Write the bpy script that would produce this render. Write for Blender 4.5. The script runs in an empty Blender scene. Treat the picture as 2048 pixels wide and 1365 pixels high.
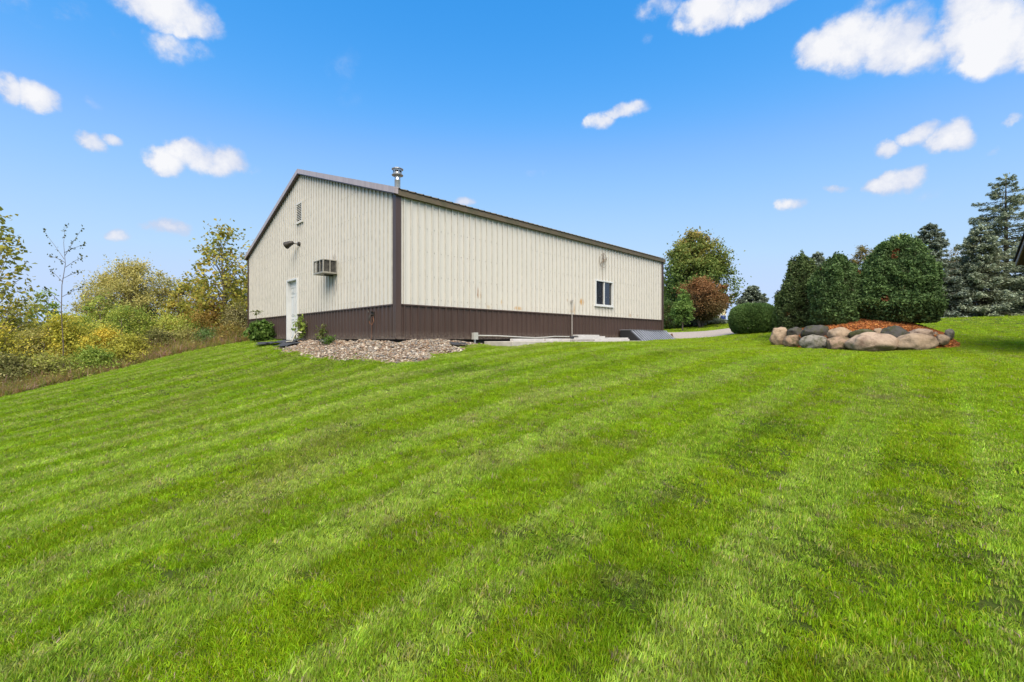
import bpy, bmesh, math, random
import numpy as np
from mathutils import Vector, Matrix, noise as mnoise

R = math.radians
rng = np.random.default_rng(7)
random.seed(7)
SC = bpy.context.scene
COL = SC.collection

# ------------------------------------------------------------------ camera
F = 899.0            # focal length in pixels of the 2048 px wide photograph
HZ = 678.0           # row of the horizon in the photograph
cam_d = bpy.data.cameras.new('camera')
cam = bpy.data.objects.new('camera', cam_d)
COL.objects.link(cam)
cam.location = (0, 0, 0)                      # eye height = floor level of the barn, z = 0
cam.rotation_euler = (R(90), 0, 0)
cam_d.sensor_width = 36
cam_d.lens = 36 * F / 2048
cam_d.shift_y = -(682.5 - HZ) / 2048
cam_d.clip_start = 0.05
cam_d.clip_end = 5000
SC.camera = cam

# ------------------------------------------------------------------ light
SUN_AZ, SUN_EL = R(176), R(54)                # azimuth from +Y clockwise (behind, to the right)
EXPOSURE = 1.2
sd = Vector((math.sin(SUN_AZ) * math.cos(SUN_EL), math.cos(SUN_AZ) * math.cos(SUN_EL), math.sin(SUN_EL)))
sun_d = bpy.data.lights.new('sun', 'SUN')
sun_d.energy = 3.0
sun_d.angle = R(60)
sun_d.color = (1.0, 0.90, 0.74)
sun = bpy.data.objects.new('sun', sun_d)
COL.objects.link(sun)
sun.rotation_euler = sd.to_track_quat('Z', 'Y').to_euler()

SC.view_settings.view_transform = 'Standard'
SC.view_settings.look = 'None'
SC.view_settings.gamma = 1
SC.view_settings.exposure = EXPOSURE
SC.view_settings.use_curve_mapping = False


def build_world():
    w = bpy.data.worlds.new('World')
    SC.world = w
    w.use_nodes = True
    nt = w.node_tree
    nt.nodes.clear()
    N, L = nt.nodes, nt.links

    def val(op, a, b=None, c=None, clamp=False):
        n = N.new('ShaderNodeMath'); n.operation = op; n.use_clamp = clamp
        for i, x in enumerate((a, b, c)):
            if x is None: continue
            if isinstance(x, (int, float)): n.inputs[i].default_value = x
            else: L.new(x, n.inputs[i])
        return n.outputs[0]

    sky = N.new('ShaderNodeTexSky')
    sky.sky_type = 'NISHITA'
    sky.sun_disc = False
    sky.sun_elevation = SUN_EL
    sky.sun_rotation = SUN_AZ
    sky.altitude = 300
    sky.air_density = 1.15
    sky.dust_density = 0.35
    sky.ozone_density = 2.0
    # the blue deepens towards the zenith
    k = 0.21
    def vscale(x, f):
        n = N.new('ShaderNodeVectorMath'); n.operation = 'SCALE'; n.inputs['Scale'].default_value = f; L.new(x, n.inputs[0]); return n.outputs[0]
    hs = N.new('ShaderNodeRGBCurve')
    cm = hs.mapping; cm.extend = 'HORIZONTAL'
    for ci, pts in ((0, [(0, 0), (.16, .028), (.24, .085), (.36, .27), (.6, .46), (1, .56)]), (1, [(0, 0), (.32, .31), (.5, .478), (.66, .60), (1, .72)]), (2, [(0, 0), (.40, .62), (.62, .86), (.85, 1), (1, 1)])):
        c = cm.curves[ci]
        while len(c.points) < len(pts): c.points.new(.5, .5)
        for p_, (x_, y_) in zip(c.points, pts): p_.location = (x_, y_)
    cm.update()
    L.new(vscale(sky.outputs[0], k), hs.inputs['Color'])
    bg = N.new('ShaderNodeBackground')
    bg.inputs['Strength'].default_value = 0.092
    L.new(vscale(hs.outputs[0], 1 / k), bg.inputs['Color'])

    tc = N.new('ShaderNodeTexCoord')
    D = tc.outputs['Generated']
    sx = N.new('ShaderNodeSeparateXYZ'); L.new(D, sx.inputs[0])
    # ragged edges: the direction is pushed about by noise before the blobs are measured
    nz = N.new('ShaderNodeTexNoise'); nz.inputs['Scale'].default_value = 9.0
    nz.inputs['Detail'].default_value = 7; nz.inputs['Roughness'].default_value = 0.6
    L.new(D, nz.inputs['Vector'])
    nz2 = N.new('ShaderNodeTexNoise'); nz2.inputs['Scale'].default_value = 24.0
    nz2.inputs['Detail'].default_value = 9; nz2.inputs['Roughness'].default_value = 0.62
    L.new(D, nz2.inputs['Vector'])
    sep = N.new('ShaderNodeSeparateColor'); L.new(nz.outputs['Color'], sep.inputs[0])
    az = val('ARCTAN2', sx.outputs[0], sx.outputs[1])
    el = val('ARCSINE', sx.outputs[2])
    az = val('ADD', az, val('MULTIPLY', val('SUBTRACT', sep.outputs[0], 0.5), 0.085))
    el = val('ADD', el, val('MULTIPLY', val('SUBTRACT', sep.outputs[1], 0.5), 0.06))

    clouds = [  # px, py, half width, half height, opacity
        (322, 10, 105, 38, 1), (375, 38, 62, 30, .9), (345, 98, 52, 22, .45), (410, 118, 18, 16, .3), (25, 187, 34, 24, .9), (78, 200, 46, 24, .85),
        (182, 284, 40, 16, .9), (222, 276, 28, 11, .8), (345, 322, 42, 24, .95), (392, 310, 48, 30, 1), (445, 320, 52, 24, .9),
        (490, 335, 22, 12, .45), (325, 453, 52, 17, .85), (232, 461, 28, 13, .75), (1320, 8, 48, 16, .5), (1420, 12, 70, 26, .85),
        (1520, 2, 70, 22, .9), (1640, 108, 52, 32, .85), (1700, 88, 76, 48, 1), (1780, 82, 82, 44, 1), (1860, 95, 60, 38, .8), (1935, 40, 88, 66, 1),
        (2010, 60, 90, 66, 1), (2090, 60, 80, 60, 1), (1745, 14, 36, 20, .4), (1200, 240, 30, 14, .7), (1248, 222, 46, 12, .6), (1840, 268, 42, 16, .95),
        (1885, 278, 48, 26, 1), (1912, 272, 34, 30, .95), (1770, 296, 32, 14, .9), (1760, 370, 42, 16, .95), (1795, 362, 52, 24, 1),
        (1670, 376, 30, 8, .6), (1585, 404, 24, 11, .7), (925, 411, 24, 9, .75), (2036, 238, 22, 10, .5), (90, 18, 150, 30, .22),
        (700, 150, 34, 40, .08), (1085, 349, 30, 5, .25), (1850, 388, 40, 10, .15), (180, 208, 26, 10, .22), (1990, 300, 14, 8, .25), (1295, 68, 14, 9, .2),
    ]
    blobs = []
    for px, py, rx, ry, op in clouds:
        a = math.atan((px - 1024) / F)
        e = math.atan((HZ - py) / F * math.cos(a))
        blobs.append((a, e, 1.26 * rx / F * math.cos(a) ** 2, 1.30 * ry / F * math.cos(a), op))
    rr = random.Random(3)
    for k in range(22):                       # the same kind of sky goes on all round
        a = rr.uniform(R(58), R(302)); a = a if a < math.pi else a - 2 * math.pi
        e = rr.uniform(R(10), R(62)); s = rr.uniform(.04, .12) * (0.6 + e)
        blobs.append((a, e, s * 1.3 / max(.4, math.cos(e)), s * .5, rr.uniform(.5, 1)))
    acc = None
    for a, e, ra, re, op in blobs:
        da = val('MULTIPLY', val('SUBTRACT', az, a), 1 / ra)
        de = val('MULTIPLY', val('SUBTRACT', el, e), 1 / re)
        r2 = val('ADD', val('MULTIPLY', da, da), val('MULTIPLY', de, de))
        b = val('MULTIPLY', val('SUBTRACT', 1.0, r2, clamp=True), op)
        acc = b if acc is None else val('MAXIMUM', acc, b)
    n1 = val('SUBTRACT', nz.outputs['Fac'], 0.5)
    n2 = val('SUBTRACT', nz2.outputs['Fac'], 0.5)
    dens = val('ADD', acc, val('ADD', val('MULTIPLY', n1, 1.15), val('MULTIPLY', n2, 1.6)))
    gate = val('MULTIPLY', acc, 3.0, clamp=True)
    mr = N.new('ShaderNodeMapRange'); mr.interpolation_type = 'SMOOTHSTEP'
    mr.inputs['From Min'].default_value = 0.0; mr.inputs['From Max'].default_value = 0.80
    L.new(dens, mr.inputs['Value'])
    opac = val('MULTIPLY', mr.outputs[0], gate)
    opac = val('MULTIPLY', opac, 0.97)
    cr = N.new('ShaderNodeValToRGB')
    cr.color_ramp.elements[0].position = 0.30; cr.color_ramp.elements[0].color = (.60, .67, .86, 1)
    cr.color_ramp.elements[1].position = 0.80; cr.color_ramp.elements[1].color = (.96, .96, .98, 1)
    L.new(val('ADD', val('MULTIPLY', dens, 0.6), val('ADD', val('MULTIPLY', n1, 1.1), 0.12)), cr.inputs[0])
    bc = N.new('ShaderNodeBackground')
    bc.inputs['Strength'].default_value = 1.0 / 2 ** EXPOSURE
    L.new(cr.outputs[0], bc.inputs['Color'])
    mix = N.new('ShaderNodeMixShader')
    L.new(opac, mix.inputs[0]); L.new(bg.outputs[0], mix.inputs[1]); L.new(bc.outputs[0], mix.inputs[2])
    out = N.new('ShaderNodeOutputWorld')
    L.new(mix.outputs[0], out.inputs['Surface'])


build_world()

# ------------------------------------------------------------------ helpers


def new_obj(name, data, parent=None):
    o = bpy.data.objects.new(name, data)
    COL.objects.link(o)
    if parent is not None: o.parent = parent
    return o


def tag(o, label=None, cat=None, group=None, kind=None):
    if label: o['label'] = label
    if cat: o['category'] = cat
    if group: o['group'] = group
    if kind: o['kind'] = kind
    return o


def empty(name, loc, rz=0.0, label=None, cat=None, group=None):
    o = new_obj(name, None)
    o.empty_display_size = 0.2
    o.location = loc
    o.rotation_euler = (0, 0, rz)
    return tag(o, label, cat, group)


def np_mesh(name, V, faces, mat=None, cols=None, smooth=False):
    """V (n,3); faces (m,k) all of one size, or a list of such arrays"""
    me = bpy.data.meshes.new(name)
    if isinstance(faces, np.ndarray): faces = [faces]
    faces = [np.asarray(f, dtype=np.int32) for f in faces if len(f)]
    V = np.asarray(V, dtype=np.float32)
    me.vertices.add(len(V)); me.vertices.foreach_set('co', V.ravel())
    idx = np.concatenate([f.ravel() for f in faces])
    tot = np.concatenate([np.full(len(f), f.shape[1], dtype=np.int32) for f in faces])
    st = np.concatenate([[0], np.cumsum(tot)[:-1]]).astype(np.int32)
    me.loops.add(len(idx)); me.loops.foreach_set('vertex_index', idx)
    me.polygons.add(len(tot)); me.polygons.foreach_set('loop_start', st); me.polygons.foreach_set('loop_total', tot)
    if smooth: me.polygons.foreach_set('use_smooth', np.ones(len(tot), dtype=bool))
    me.update(calc_edges=True)
    me.validate()
    if cols is not None:
        a = me.attributes.new('col', 'FLOAT_COLOR', 'POINT')
        c = np.ones((len(V), 4), dtype=np.float32); c[:, :3] = cols
        a.data.foreach_set('color', c.ravel())
    if mat: me.materials.append(mat)
    return me


class MB:
    """collects shapes, then links them as ONE mesh object"""
    def __init__(s): s.v = []; s.f = []
    def add(s, V, Fs):
        o = len(s.v)
        s.v.extend([tuple(p) for p in V]); s.f.extend([tuple(i + o for i in f) for f in Fs])
    def box(s, x0, x1, y0, y1, z0, z1):
        s.add([(x0, y0, z0), (x1, y0, z0), (x1, y1, z0), (x0, y1, z0), (x0, y0, z1), (x1, y0, z1), (x1, y1, z1), (x0, y1, z1)],
              [(0, 3, 2, 1), (4, 5, 6, 7), (0, 1, 5, 4), (1, 2, 6, 5), (2, 3, 7, 6), (3, 0, 4, 7)])
    def hexa(s, P):
        s.add(P, [(0, 3, 2, 1), (4, 5, 6, 7), (0, 1, 5, 4), (1, 2, 6, 5), (2, 3, 7, 6), (3, 0, 4, 7)])
    def tube(s, pts, rad, n=6, cap=True):
        pts = [Vector(p) for p in pts]
        if not hasattr(rad, '__len__'): rad = [rad] * len(pts)
        V = []; Fs = []
        up = None
        for i, p in enumerate(pts):
            d = (pts[min(i + 1, len(pts) - 1)] - pts[max(i - 1, 0)]).normalized()
            if up is None: up = Vector((0, 0, 1)) if abs(d.z) < .9 else Vector((1, 0, 0))
            a = d.cross(up).normalized(); b = a.cross(d).normalized(); up = b
            for k in range(n):
                t = 2 * math.pi * k / n
                V.append(p + (a * math.cos(t) + b * math.sin(t)) * rad[i])
        for i in range(len(pts) - 1):
            for k in range(n):
                Fs.append((i * n + k, i * n + (k + 1) % n, (i + 1) * n + (k + 1) % n, (i + 1) * n + k))
        if cap:
            Fs.append(tuple(range(n - 1, -1, -1))); Fs.append(tuple(range((len(pts) - 1) * n, len(pts) * n)))
        s.add(V, Fs)
    def lathe(s, prof, n=16, cx=0, cy=0):
        V = []; Fs = []
        for r, z in prof:
            for k in range(n):
                t = 2 * math.pi * k / n; V.append((cx + r * math.cos(t), cy + r * math.sin(t), z))
        for i in range(len(prof) - 1):
            for k in range(n):
                Fs.append((i * n + k, i * n + (k + 1) % n, (i + 1) * n + (k + 1) % n, (i + 1) * n + k))
        s.add(V, Fs)
    def build(s, name, mat, parent=None, smooth=False, bevel=0.0):
        me = bpy.data.meshes.new(name)
        me.from_pydata(s.v, [], s.f); me.update()
        if smooth: me.polygons.foreach_set('use_smooth', np.ones(len(me.polygons), dtype=bool))
        me.materials.append(mat)
        o = new_obj(name, me, parent)
        if bevel:
            m = o.modifiers.new('bevel', 'BEVEL'); m.width = bevel; m.segments = 2; m.limit_method = 'ANGLE'
        return o


# ------------------------------------------------------------------ materials


class NT:
    def __init__(s, name):
        s.m = bpy.data.materials.new(name); s.m.use_nodes = True
        s.t = s.m.node_tree; s.t.nodes.clear(); s.N = s.t.nodes; s.L = s.t.links
        s.out = s.N.new('ShaderNodeOutputMaterial')
    def n(s, typ, **kw):
        n = s.N.new(typ)
        for k, v in kw.items():
            if k in n.inputs: n.inputs[k].default_value = v
            else: setattr(n, k, v)
        return n
    def lk(s, a, b): s.L.new(a, b)
    def noise(s, vec, scale, detail=4, rough=.55, dist=0):
        n = s.n('ShaderNodeTexNoise', Scale=scale, Detail=detail, Roughness=rough, Distortion=dist)
        if vec is not None: s.lk(vec, n.inputs['Vector'])
        return n
    def math(s, op, a, b=None, c=None, clamp=False):
        n = s.n('ShaderNodeMath', operation=op, use_clamp=clamp)
        for i, x in enumerate((a, b, c)):
            if x is None: continue
            if isinstance(x, (int, float)): n.inputs[i].default_value = x
            else: s.lk(x, n.inputs[i])
        return n.outputs[0]
    def ramp(s, fac, stops):
        n = s.n('ShaderNodeValToRGB')
        e = n.color_ramp.elements
        while len(e) < len(stops): e.new(0.5)
        for i, (p, c) in enumerate(stops):
            e[i].position = p; e[i].color = (*c, 1) if len(c) == 3 else c
        s.lk(fac, n.inputs[0]); return n.outputs[0]
    def mix(s, fac, a, b, mode='MIX'):
        n = s.n('ShaderNodeMix', data_type='RGBA', blend_type=mode)
        for sock, x in ((n.inputs[0], fac), (n.inputs[6], a), (n.inputs[7], b)):
            if isinstance(x, (int, float)): sock.default_value = x
            elif isinstance(x, tuple): sock.default_value = (*x, 1) if len(x) == 3 else x
            else: s.lk(x, sock)
        return n.outputs[2]
    def bump(s, h, strength=.3, dist=.01):
        n = s.n('ShaderNodeBump', Strength=strength, Distance=dist); s.lk(h, n.inputs['Height']); return n.outputs[0]
    def bsdf(s, color=None, rough=.6, metal=0, normal=None, spec=.5):
        b = s.n('ShaderNodeBsdfPrincipled', Roughness=rough, Metallic=metal)
        b.inputs['Specular IOR Level'].default_value = spec
        if isinstance(color, tuple): b.inputs['Base Color'].default_value = (*color, 1)
        elif color is not None: s.lk(color, b.inputs['Base Color'])
        if normal is not None: s.lk(normal, b.inputs['Normal'])
        s.lk(b.outputs[0], s.out.inputs[0]); return b
    def obj(s): return s.n('ShaderNodeTexCoord').outputs['Object']
    def sep(s, v):
        n = s.n('ShaderNodeSeparateXYZ'); s.lk(v, n.inputs[0]); return n.outputs
    def scaled(s, v, sc):
        n = s.n('ShaderNodeMapping'); n.inputs['Scale'].default_value = sc; s.lk(v, n.inputs[0]); return n.outputs[0]


def simple(name, color, rough=.6, metal=0, var=.15, scale=8, spec=.5, bump=0.0):
    t = NT(name); v = t.obj(); n = t.noise(v, scale, 5)
    c0 = tuple(c * (1 - var) for c in color); c1 = tuple(min(1, c * (1 + var)) for c in color)
    col = t.ramp(n.outputs['Fac'], [(.3, c0), (.7, c1)])
    nm = t.bump(n.outputs['Fac'], bump, .01) if bump else None
    t.bsdf(col, rough, metal, nm, spec); return t.m


def leaf_mat(name, trans=.35, rough=.6, gloss=.06):
    t = NT(name)
    a = t.n('ShaderNodeAttribute', attribute_name='col')
    d = t.n('ShaderNodeBsdfDiffuse'); tr = t.n('ShaderNodeBsdfTranslucent')
    t.lk(a.outputs['Color'], d.inputs[0]); t.lk(a.outputs['Color'], tr.inputs[0])
    m = t.n('ShaderNodeMixShader'); m.inputs[0].default_value = trans
    t.lk(d.outputs[0], m.inputs[1]); t.lk(tr.outputs[0], m.inputs[2])
    g = t.n('ShaderNodeBsdfGlossy', Roughness=rough); g.inputs[0].default_value = (.8, .8, .8, 1)
    m2 = t.n('ShaderNodeMixShader'); m2.inputs[0].default_value = gloss
    t.lk(m.outputs[0], m2.inputs[1]); t.lk(g.outputs[0], m2.inputs[2])
    t.lk(m2.outputs[0], t.out.inputs[0]); return t.m


M = {}
M['leaf'] = leaf_mat('leaf', .4, .6, .015)
M['needle'] = leaf_mat('needle', .2, .5, .012)
M['bark'] = simple('bark', (.11, .085, .065), .9, var=.4, scale=14, bump=.5)
M['pale_bark'] = simple('pale_bark', (.20, .17, .14), .9, var=.3, scale=14, bump=.4)
M['white'] = simple('white_paint', (.60, .60, .59), .45, var=.05, scale=3)
M['black_plastic'] = simple('black_plastic', (.022, .022, .026), .42, var=.3, scale=6)
M['grey_plastic'] = simple('grey_plastic', (.20, .205, .225), .38, var=.2, scale=4)
M['dark_metal'] = simple('dark_metal', (.035, .028, .022), .5, .2, var=.3)
M['galv'] = simple('galvanised_steel', (.55, .55, .55), .35, .85, var=.2, scale=9)
M['rust_pipe'] = simple('dull_pipe', (.34, .31, .28), .6, .1, var=.25, scale=10)
M['concrete'] = simple('concrete', (.44, .40, .35), .9, var=.16, scale=5, bump=.25)
M['dark_found'] = simple('foundation', (.03, .028, .026), .95, var=.3)
M['board_white'] = simple('weathered_white_board', (.50, .48, .46), .7, var=.14, scale=6, bump=.1)
M['board_grey'] = simple('grey_board', (.30, .275, .25), .8, var=.25, scale=9, bump=.2)
M['fabric'] = simple('landscape_fabric', (.030, .031, .036), .7, var=.35, scale=22, bump=.5)
M['pvc'] = simple('pvc', (.42, .41, .37), .45, var=.08)
M['rusty'] = simple('rusty_steel', (.15, .065, .035), .85, var=.4, scale=20)
M['wire'] = simple('weathered_wire', (.20, .15, .11), .7, .2, var=.4, scale=12)


def wall_mat():
    t = NT('cream_steel'); v = t.obj(); x, y, z = t.sep(v)
    big = t.noise(v, .7, 3).outputs['Fac']
    st = t.noise(t.scaled(v, (9, 9, .35)), 1.0, 5, .6).outputs['Fac']
    col = t.ramp(st, [(.30, (.600, .563, .505)), (.70, (.632, .595, .535))])
    col = t.mix(t.math('MULTIPLY', big, .35), col, (.53, .50, .45))
    # faint dirt towards the eave and where rain splashes
    dn = t.noise(t.scaled(v, (16, 16, .5)), 1.0, 6, .65).outputs['Fac']
    dirt = t.math('MULTIPLY', t.math('SUBTRACT', dn, .60, clamp=True), .9, clamp=True)
    col = t.mix(dirt, col, (.42, .38, .31))
    # rust stains and soot streaks, each with its own spot on the sheet: centre x,y,z, half sizes, colour, strength
    spots = [((2.62, 0, 1.32), (.035, .5, .22), (.30, .12, .03), 1.0), ((2.72, 0, 1.25), (.03, .5, .15), (.38, .19, .06), .8),
             ((3.55, 0, 1.1), (.05, .5, .10), (.48, .30, .10), .6), ((4.25, 0, .95), (.22, .5, .08), (.50, .28, .08), .9), ((3.0, 0, .93), (.12, .5, .08), (.5, .34, .14), .5),
             ((7.55, 0, 1.34), (.20, .5, .16), (.50, .27, .08), 1.0), ((7.12, 0, 1.05), (.05, .5, .30), (.50, .29, .10), .7), ((7.0, 0, .97), (.16, .5, .07), (.5, .29, .1), .6),
             ((10.9, 0, .97), (.14, .5, .10), (.42, .22, .08), .6), ((11.5, 0, .98), (.08, .5, .09), (.30, .15, .07), .6), ((6.72, 0, 1.35), (.04, .5, .08), (.30, .16, .06), .6),
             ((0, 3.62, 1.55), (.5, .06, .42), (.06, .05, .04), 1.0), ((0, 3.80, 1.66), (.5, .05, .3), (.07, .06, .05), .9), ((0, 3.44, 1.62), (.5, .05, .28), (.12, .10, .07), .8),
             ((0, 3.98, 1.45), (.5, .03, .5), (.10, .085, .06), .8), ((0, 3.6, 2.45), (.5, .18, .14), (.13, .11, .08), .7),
             ((0, 3.25, 1.95), (.5, .22, .5), (.40, .39, .30), .35), ((0, 6.47, 3.05), (.5, .04, .28), (.2, .17, .13), .6), ((0, 6.4, 3.75), (.5, .3, .35), (.42, .36, .28), .35),
             ((8.9, 0, 2.95), (.45, .5, .5), (.46, .43, .36), .35), ((8.9, 0, 1.18), (.75, .5, .12), (.48, .42, .30), .35)]
    brk = t.noise(t.scaled(v, (30, 30, 7)), 1.0, 5, .7).outputs['Fac']
    for (c, h, cl, stg) in spots:
        q = None
        for ax, cc, hh in zip((x, y, z), c, h):
            d = t.math('MULTIPLY', t.math('SUBTRACT', ax, cc), 1 / hh); d = t.math('MULTIPLY', d, d)
            q = d if q is None else t.math('ADD', q, d)
        f = t.math('ADD', t.math('SUBTRACT', 1.0, q), t.math('MULTIPLY', t.math('SUBTRACT', brk, .55), 3.0))
        f = t.math('MULTIPLY', t.math('MULTIPLY', f, 1.0, clamp=True), t.math('LESS_THAN', q, 1.6))
        col = t.mix(t.math('MULTIPLY', f, stg), col, cl)
    wav = t.noise(t.scaled(v, (1.5, 1.5, .8)), 1.0, 2).outputs['Fac']
    t.bsdf(col, .5, 0, t.bump(wav, .14, .02), .35)
    return t.m


M['cream_flank'] = simple('darker_cream', (.39, .365, .32), .6, var=.18, scale=5)  # darker cream for the steep flanks of the wall ribs


def brown_mat(name='brown_steel', base=(.066, .041, .033), rough=.4):
    t = NT(name); v = t.obj()
    st = t.noise(t.scaled(v, (10, 10, .6)), 1.0, 5, .6).outputs['Fac']
    c = t.ramp(st, [(.3, tuple(b * .86 for b in base)), (.72, tuple(b * 1.18 for b in base))])
    sp = t.noise(v, 16, 5, .7).outputs['Fac']
    c = t.mix(t.math('MULTIPLY', t.math('SUBTRACT', sp, .66, clamp=True), 2.5), c, (.22, .15, .12))
    zz = t.sep(v)[2]; mud = t.math('MULTIPLY', t.math('SUBTRACT', .22, zz, clamp=True), t.math('MULTIPLY', t.math('SUBTRACT', sp, .38, clamp=True), 14.0), clamp=True)
    c = t.mix(mud, c, (.19, .155, .125))
    wav = t.noise(t.scaled(v, (1.5, 1.5, .8)), 1.0, 2).outputs['Fac']
    t.bsdf(c, rough, 0, t.bump(wav, .3, .02), .45)
    return t.m


M['cream'] = wall_mat()
M['brown'] = brown_mat()
M['brown_flank'] = brown_mat('darker_brown', (.050, .031, .027), .55)  # darker brown for the steep rib flanks of the wainscot
M['rake'] = brown_mat('rake_trim', (.36, .30, .305), .35)


def eave_mat():
    t = NT('mossy_eave'); v = t.obj()
    a = t.noise(t.scaled(v, (3, 3, 3)), 1.0, 6, .7).outputs['Fac']
    c = t.ramp(a, [(.25, (.07, .06, .032)), (.45, (.13, .095, .055)), (.6, (.085, .075, .036)), (.8, (.19, .13, .08))])
    t.bsdf(c, .6); return t.m


M['eave'] = eave_mat()


def glass_mat():
    t = NT('window_glass')
    tr = t.n('ShaderNodeBsdfTransparent'); tr.inputs[0].default_value = (.55, .6, .58, 1)
    g = t.n('ShaderNodeBsdfGlossy', Roughness=.02); g.inputs[0].default_value = (.9, .9, .9, 1)
    fr = t.n('ShaderNodeFresnel'); fr.inputs[0].default_value = 1.5
    f = t.math('ADD', t.math('MULTIPLY', fr.outputs[0], 1.4), .03, clamp=True)
    m = t.n('ShaderNodeMixShader'); t.lk(f, m.inputs[0]); t.lk(tr.outputs[0], m.inputs[1]); t.lk(g.outputs[0], m.inputs[2])
    t.lk(m.outputs[0], t.out.inputs[0]); return t.m


M['glass'] = glass_mat()

# ------------------------------------------------------------------ terrain height
U = np.array([.711, .703]); Vv = np.array([-.703, .711])      # along the long wall, along the gable wall
U /= np.linalg.norm(U); Vv = np.array([-U[1], U[0]])
C0 = np.array([-2.84, 11.05])                                  # near corner of the barn
LEN, WID, EAVE, RIDGE = 13.75, 12.7, 3.6, 5.73


def P3(px, py, Y): return ((px - 1024) / F * Y, Y, (HZ - py) / F * Y)
def bw(u, v): return C0 + U * u + Vv * v                       # barn local -> world xy
def bl(x, y):
    dx, dy = x - C0[0], y - C0[1]
    return dx * U[0] + dy * U[1], dx * Vv[0] + dy * Vv[1]


ctrl = [
    (0, 0, -1.5), (0, -6, -2.3), (-6, -6, -3.2), (6, -6, -1.6), (-6, 4, -1.78), (-10, 8, -1.78), (6, 5, -.78), (10, 6, -.58), (13, 9, -.42), (3, 3, -1.02), (-2, 5, -1.06), (3, 8, -.56),
    P3(800, 730, 9.3), P3(600, 722, 11.5), P3(700, 727, 10.2), P3(900, 708, 10.6), P3(1040, 691, 12.5), P3(960, 691, 12.2), P3(1150, 686, 14.2), P3(1300, 683.5, 17.2), P3(1250, 700, 10.5), P3(1450, 700, 11.5),
    (*bw(.6, -.25), -.10), (*bw(-.15, .3), -.10), (*bw(-.15, 3), -.10), (*bw(-.15, 6.8), -.08), (*bw(-.3, 9.5), -.09), (*bw(-.3, 12.7), -.17), (*bw(2.5, -.2), -.16), (*bw(5, -.1), -.14), (*bw(13, -.1), -.08), (*bw(6, 6), -.15), (*bw(13, 12), -.3),
    P3(0, 797, 13), P3(120, 771, 14.5), P3(250, 739, 16.5), P3(400, 702, 18.5), P3(495, 685, 19.6),
    (-19, 18, -2.6), (-24, 14, -3.4), (-24, 24, -3.8), (-14, 26, -1.8), (-34, 20, -5.5), (-45, 40, -8), (-20, 45, -5), (-60, 0, -9), (-30, -10, -6),
    P3(1335, 680, 19.8), P3(1400, 675.5, 23), P3(1400, 665, 31), P3(1335, 666, 31), P3(1470, 670.5, 22), P3(1400, 656, 40), P3(1500, 672, 20), P3(1350, 654, 46),
    P3(1740, 704, 13.0), P3(1560, 690, 16.4), P3(1895, 691, 13.9), P3(1650, 701, 13.7), P3(1840, 701, 12.6), (11.9, 15.6, -.05), (12.6, 19.0, .30),
    P3(1900, 641, 24), P3(2040, 637, 22.5), P3(1960, 686, 14.4), P3(1980, 668, 17.5), P3(1870, 642, 31), (30, 28, 1.3), (40, 20, 1.1), (16, 28, .95), (20, 45, 1.6), (45, 45, 1.8), (60, 10, .6), (0, 60, 1.2), (30, 0, -.3), (30, -10, -.8),
    (60, 60, 2), (-10, 70, -2.5), (0, -40, -6), (40, -40, -4), (-40, -40, -10), (70, -10, 0)]
ctrl = np.array([tuple(map(float, c)) for c in ctrl])


def _phi(r): return np.where(r > 1e-9, r * r * np.log(np.maximum(r, 1e-9)), 0)


def _fit():
    P = ctrl[:, :2]; n = len(P)
    K = _phi(np.linalg.norm(P[:, None] - P[None], axis=2)) + np.eye(n) * .10
    A = np.zeros((n + 3, n + 3)); A[:n, :n] = K; A[:n, n] = 1; A[:n, n + 1:] = P; A[n, :n] = 1; A[n + 1:, :n] = P.T
    b = np.zeros(n + 3); b[:n] = ctrl[:, 2]
    return np.linalg.solve(A, b)


TPS = _fit()


def hgt(x, y):
    x = np.atleast_1d(np.asarray(x, float)); y = np.atleast_1d(np.asarray(y, float)); sh = x.shape
    x = x.ravel(); y = y.ravel(); out = np.empty(len(x))
    xc = np.clip(x, -62, 72); yc = np.clip(y, -42, 72)
    for i in range(0, len(x), 40000):
        q = np.stack([xc[i:i + 40000], yc[i:i + 40000]], 1)
        r = np.linalg.norm(q[:, None] - ctrl[None, :, :2], axis=2)
        out[i:i + 40000] = _phi(r) @ TPS[:-3] + TPS[-3] + q @ TPS[-2:]
    near = np.exp(-((x / 30) ** 2 + ((y - 8) / 30) ** 2))
    out += near * .018 * (np.sin(x * 1.3 + .7 * y) * np.sin(y * .9 - .4 * x) + .6 * np.sin(2.3 * x - 1.1 * y + 1))
    return out.reshape(sh)


def h1(x, y): return float(hgt(x, y)[0])
def at(px, Y):                                                  # ground point under a column of the photo at depth Y
    x = (px - 1024) / F * Y
    return x, Y, h1(x, Y)
def ztop(py, Y): return (HZ - py) / F * Y


# lawn edge on the left: behind this polyline it is wild ground
EDGE = np.array([(-40, -12), (-27, 0), (-19.5, 8), (-14.8, 13), (-14.5, 14.4), (-14.1, 16.5), (-12.7, 18.4), (-11.4, 19.6), (-10.0, 22), (-9, 26), (-8, 60)])


def wild_dist(x, y):
    """signed distance to the lawn edge, positive on the wild side"""
    x = np.asarray(x, float); y = np.asarray(y, float)
    best = np.full(x.shape, 1e9); sg = np.zeros(x.shape)
    for (ax, ay), (bx, by) in zip(EDGE[:-1], EDGE[1:]):
        dx, dy = bx - ax, by - ay; L2 = dx * dx + dy * dy
        t = np.clip(((x - ax) * dx + (y - ay) * dy) / L2, 0, 1)
        d = np.hypot(x - ax - t * dx, y - ay - t * dy)
        s = dx * (y - ay) - dy * (x - ax)
        m = d < best; best = np.where(m, d, best); sg = np.where(m, np.sign(s), sg)
    return best * sg


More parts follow.
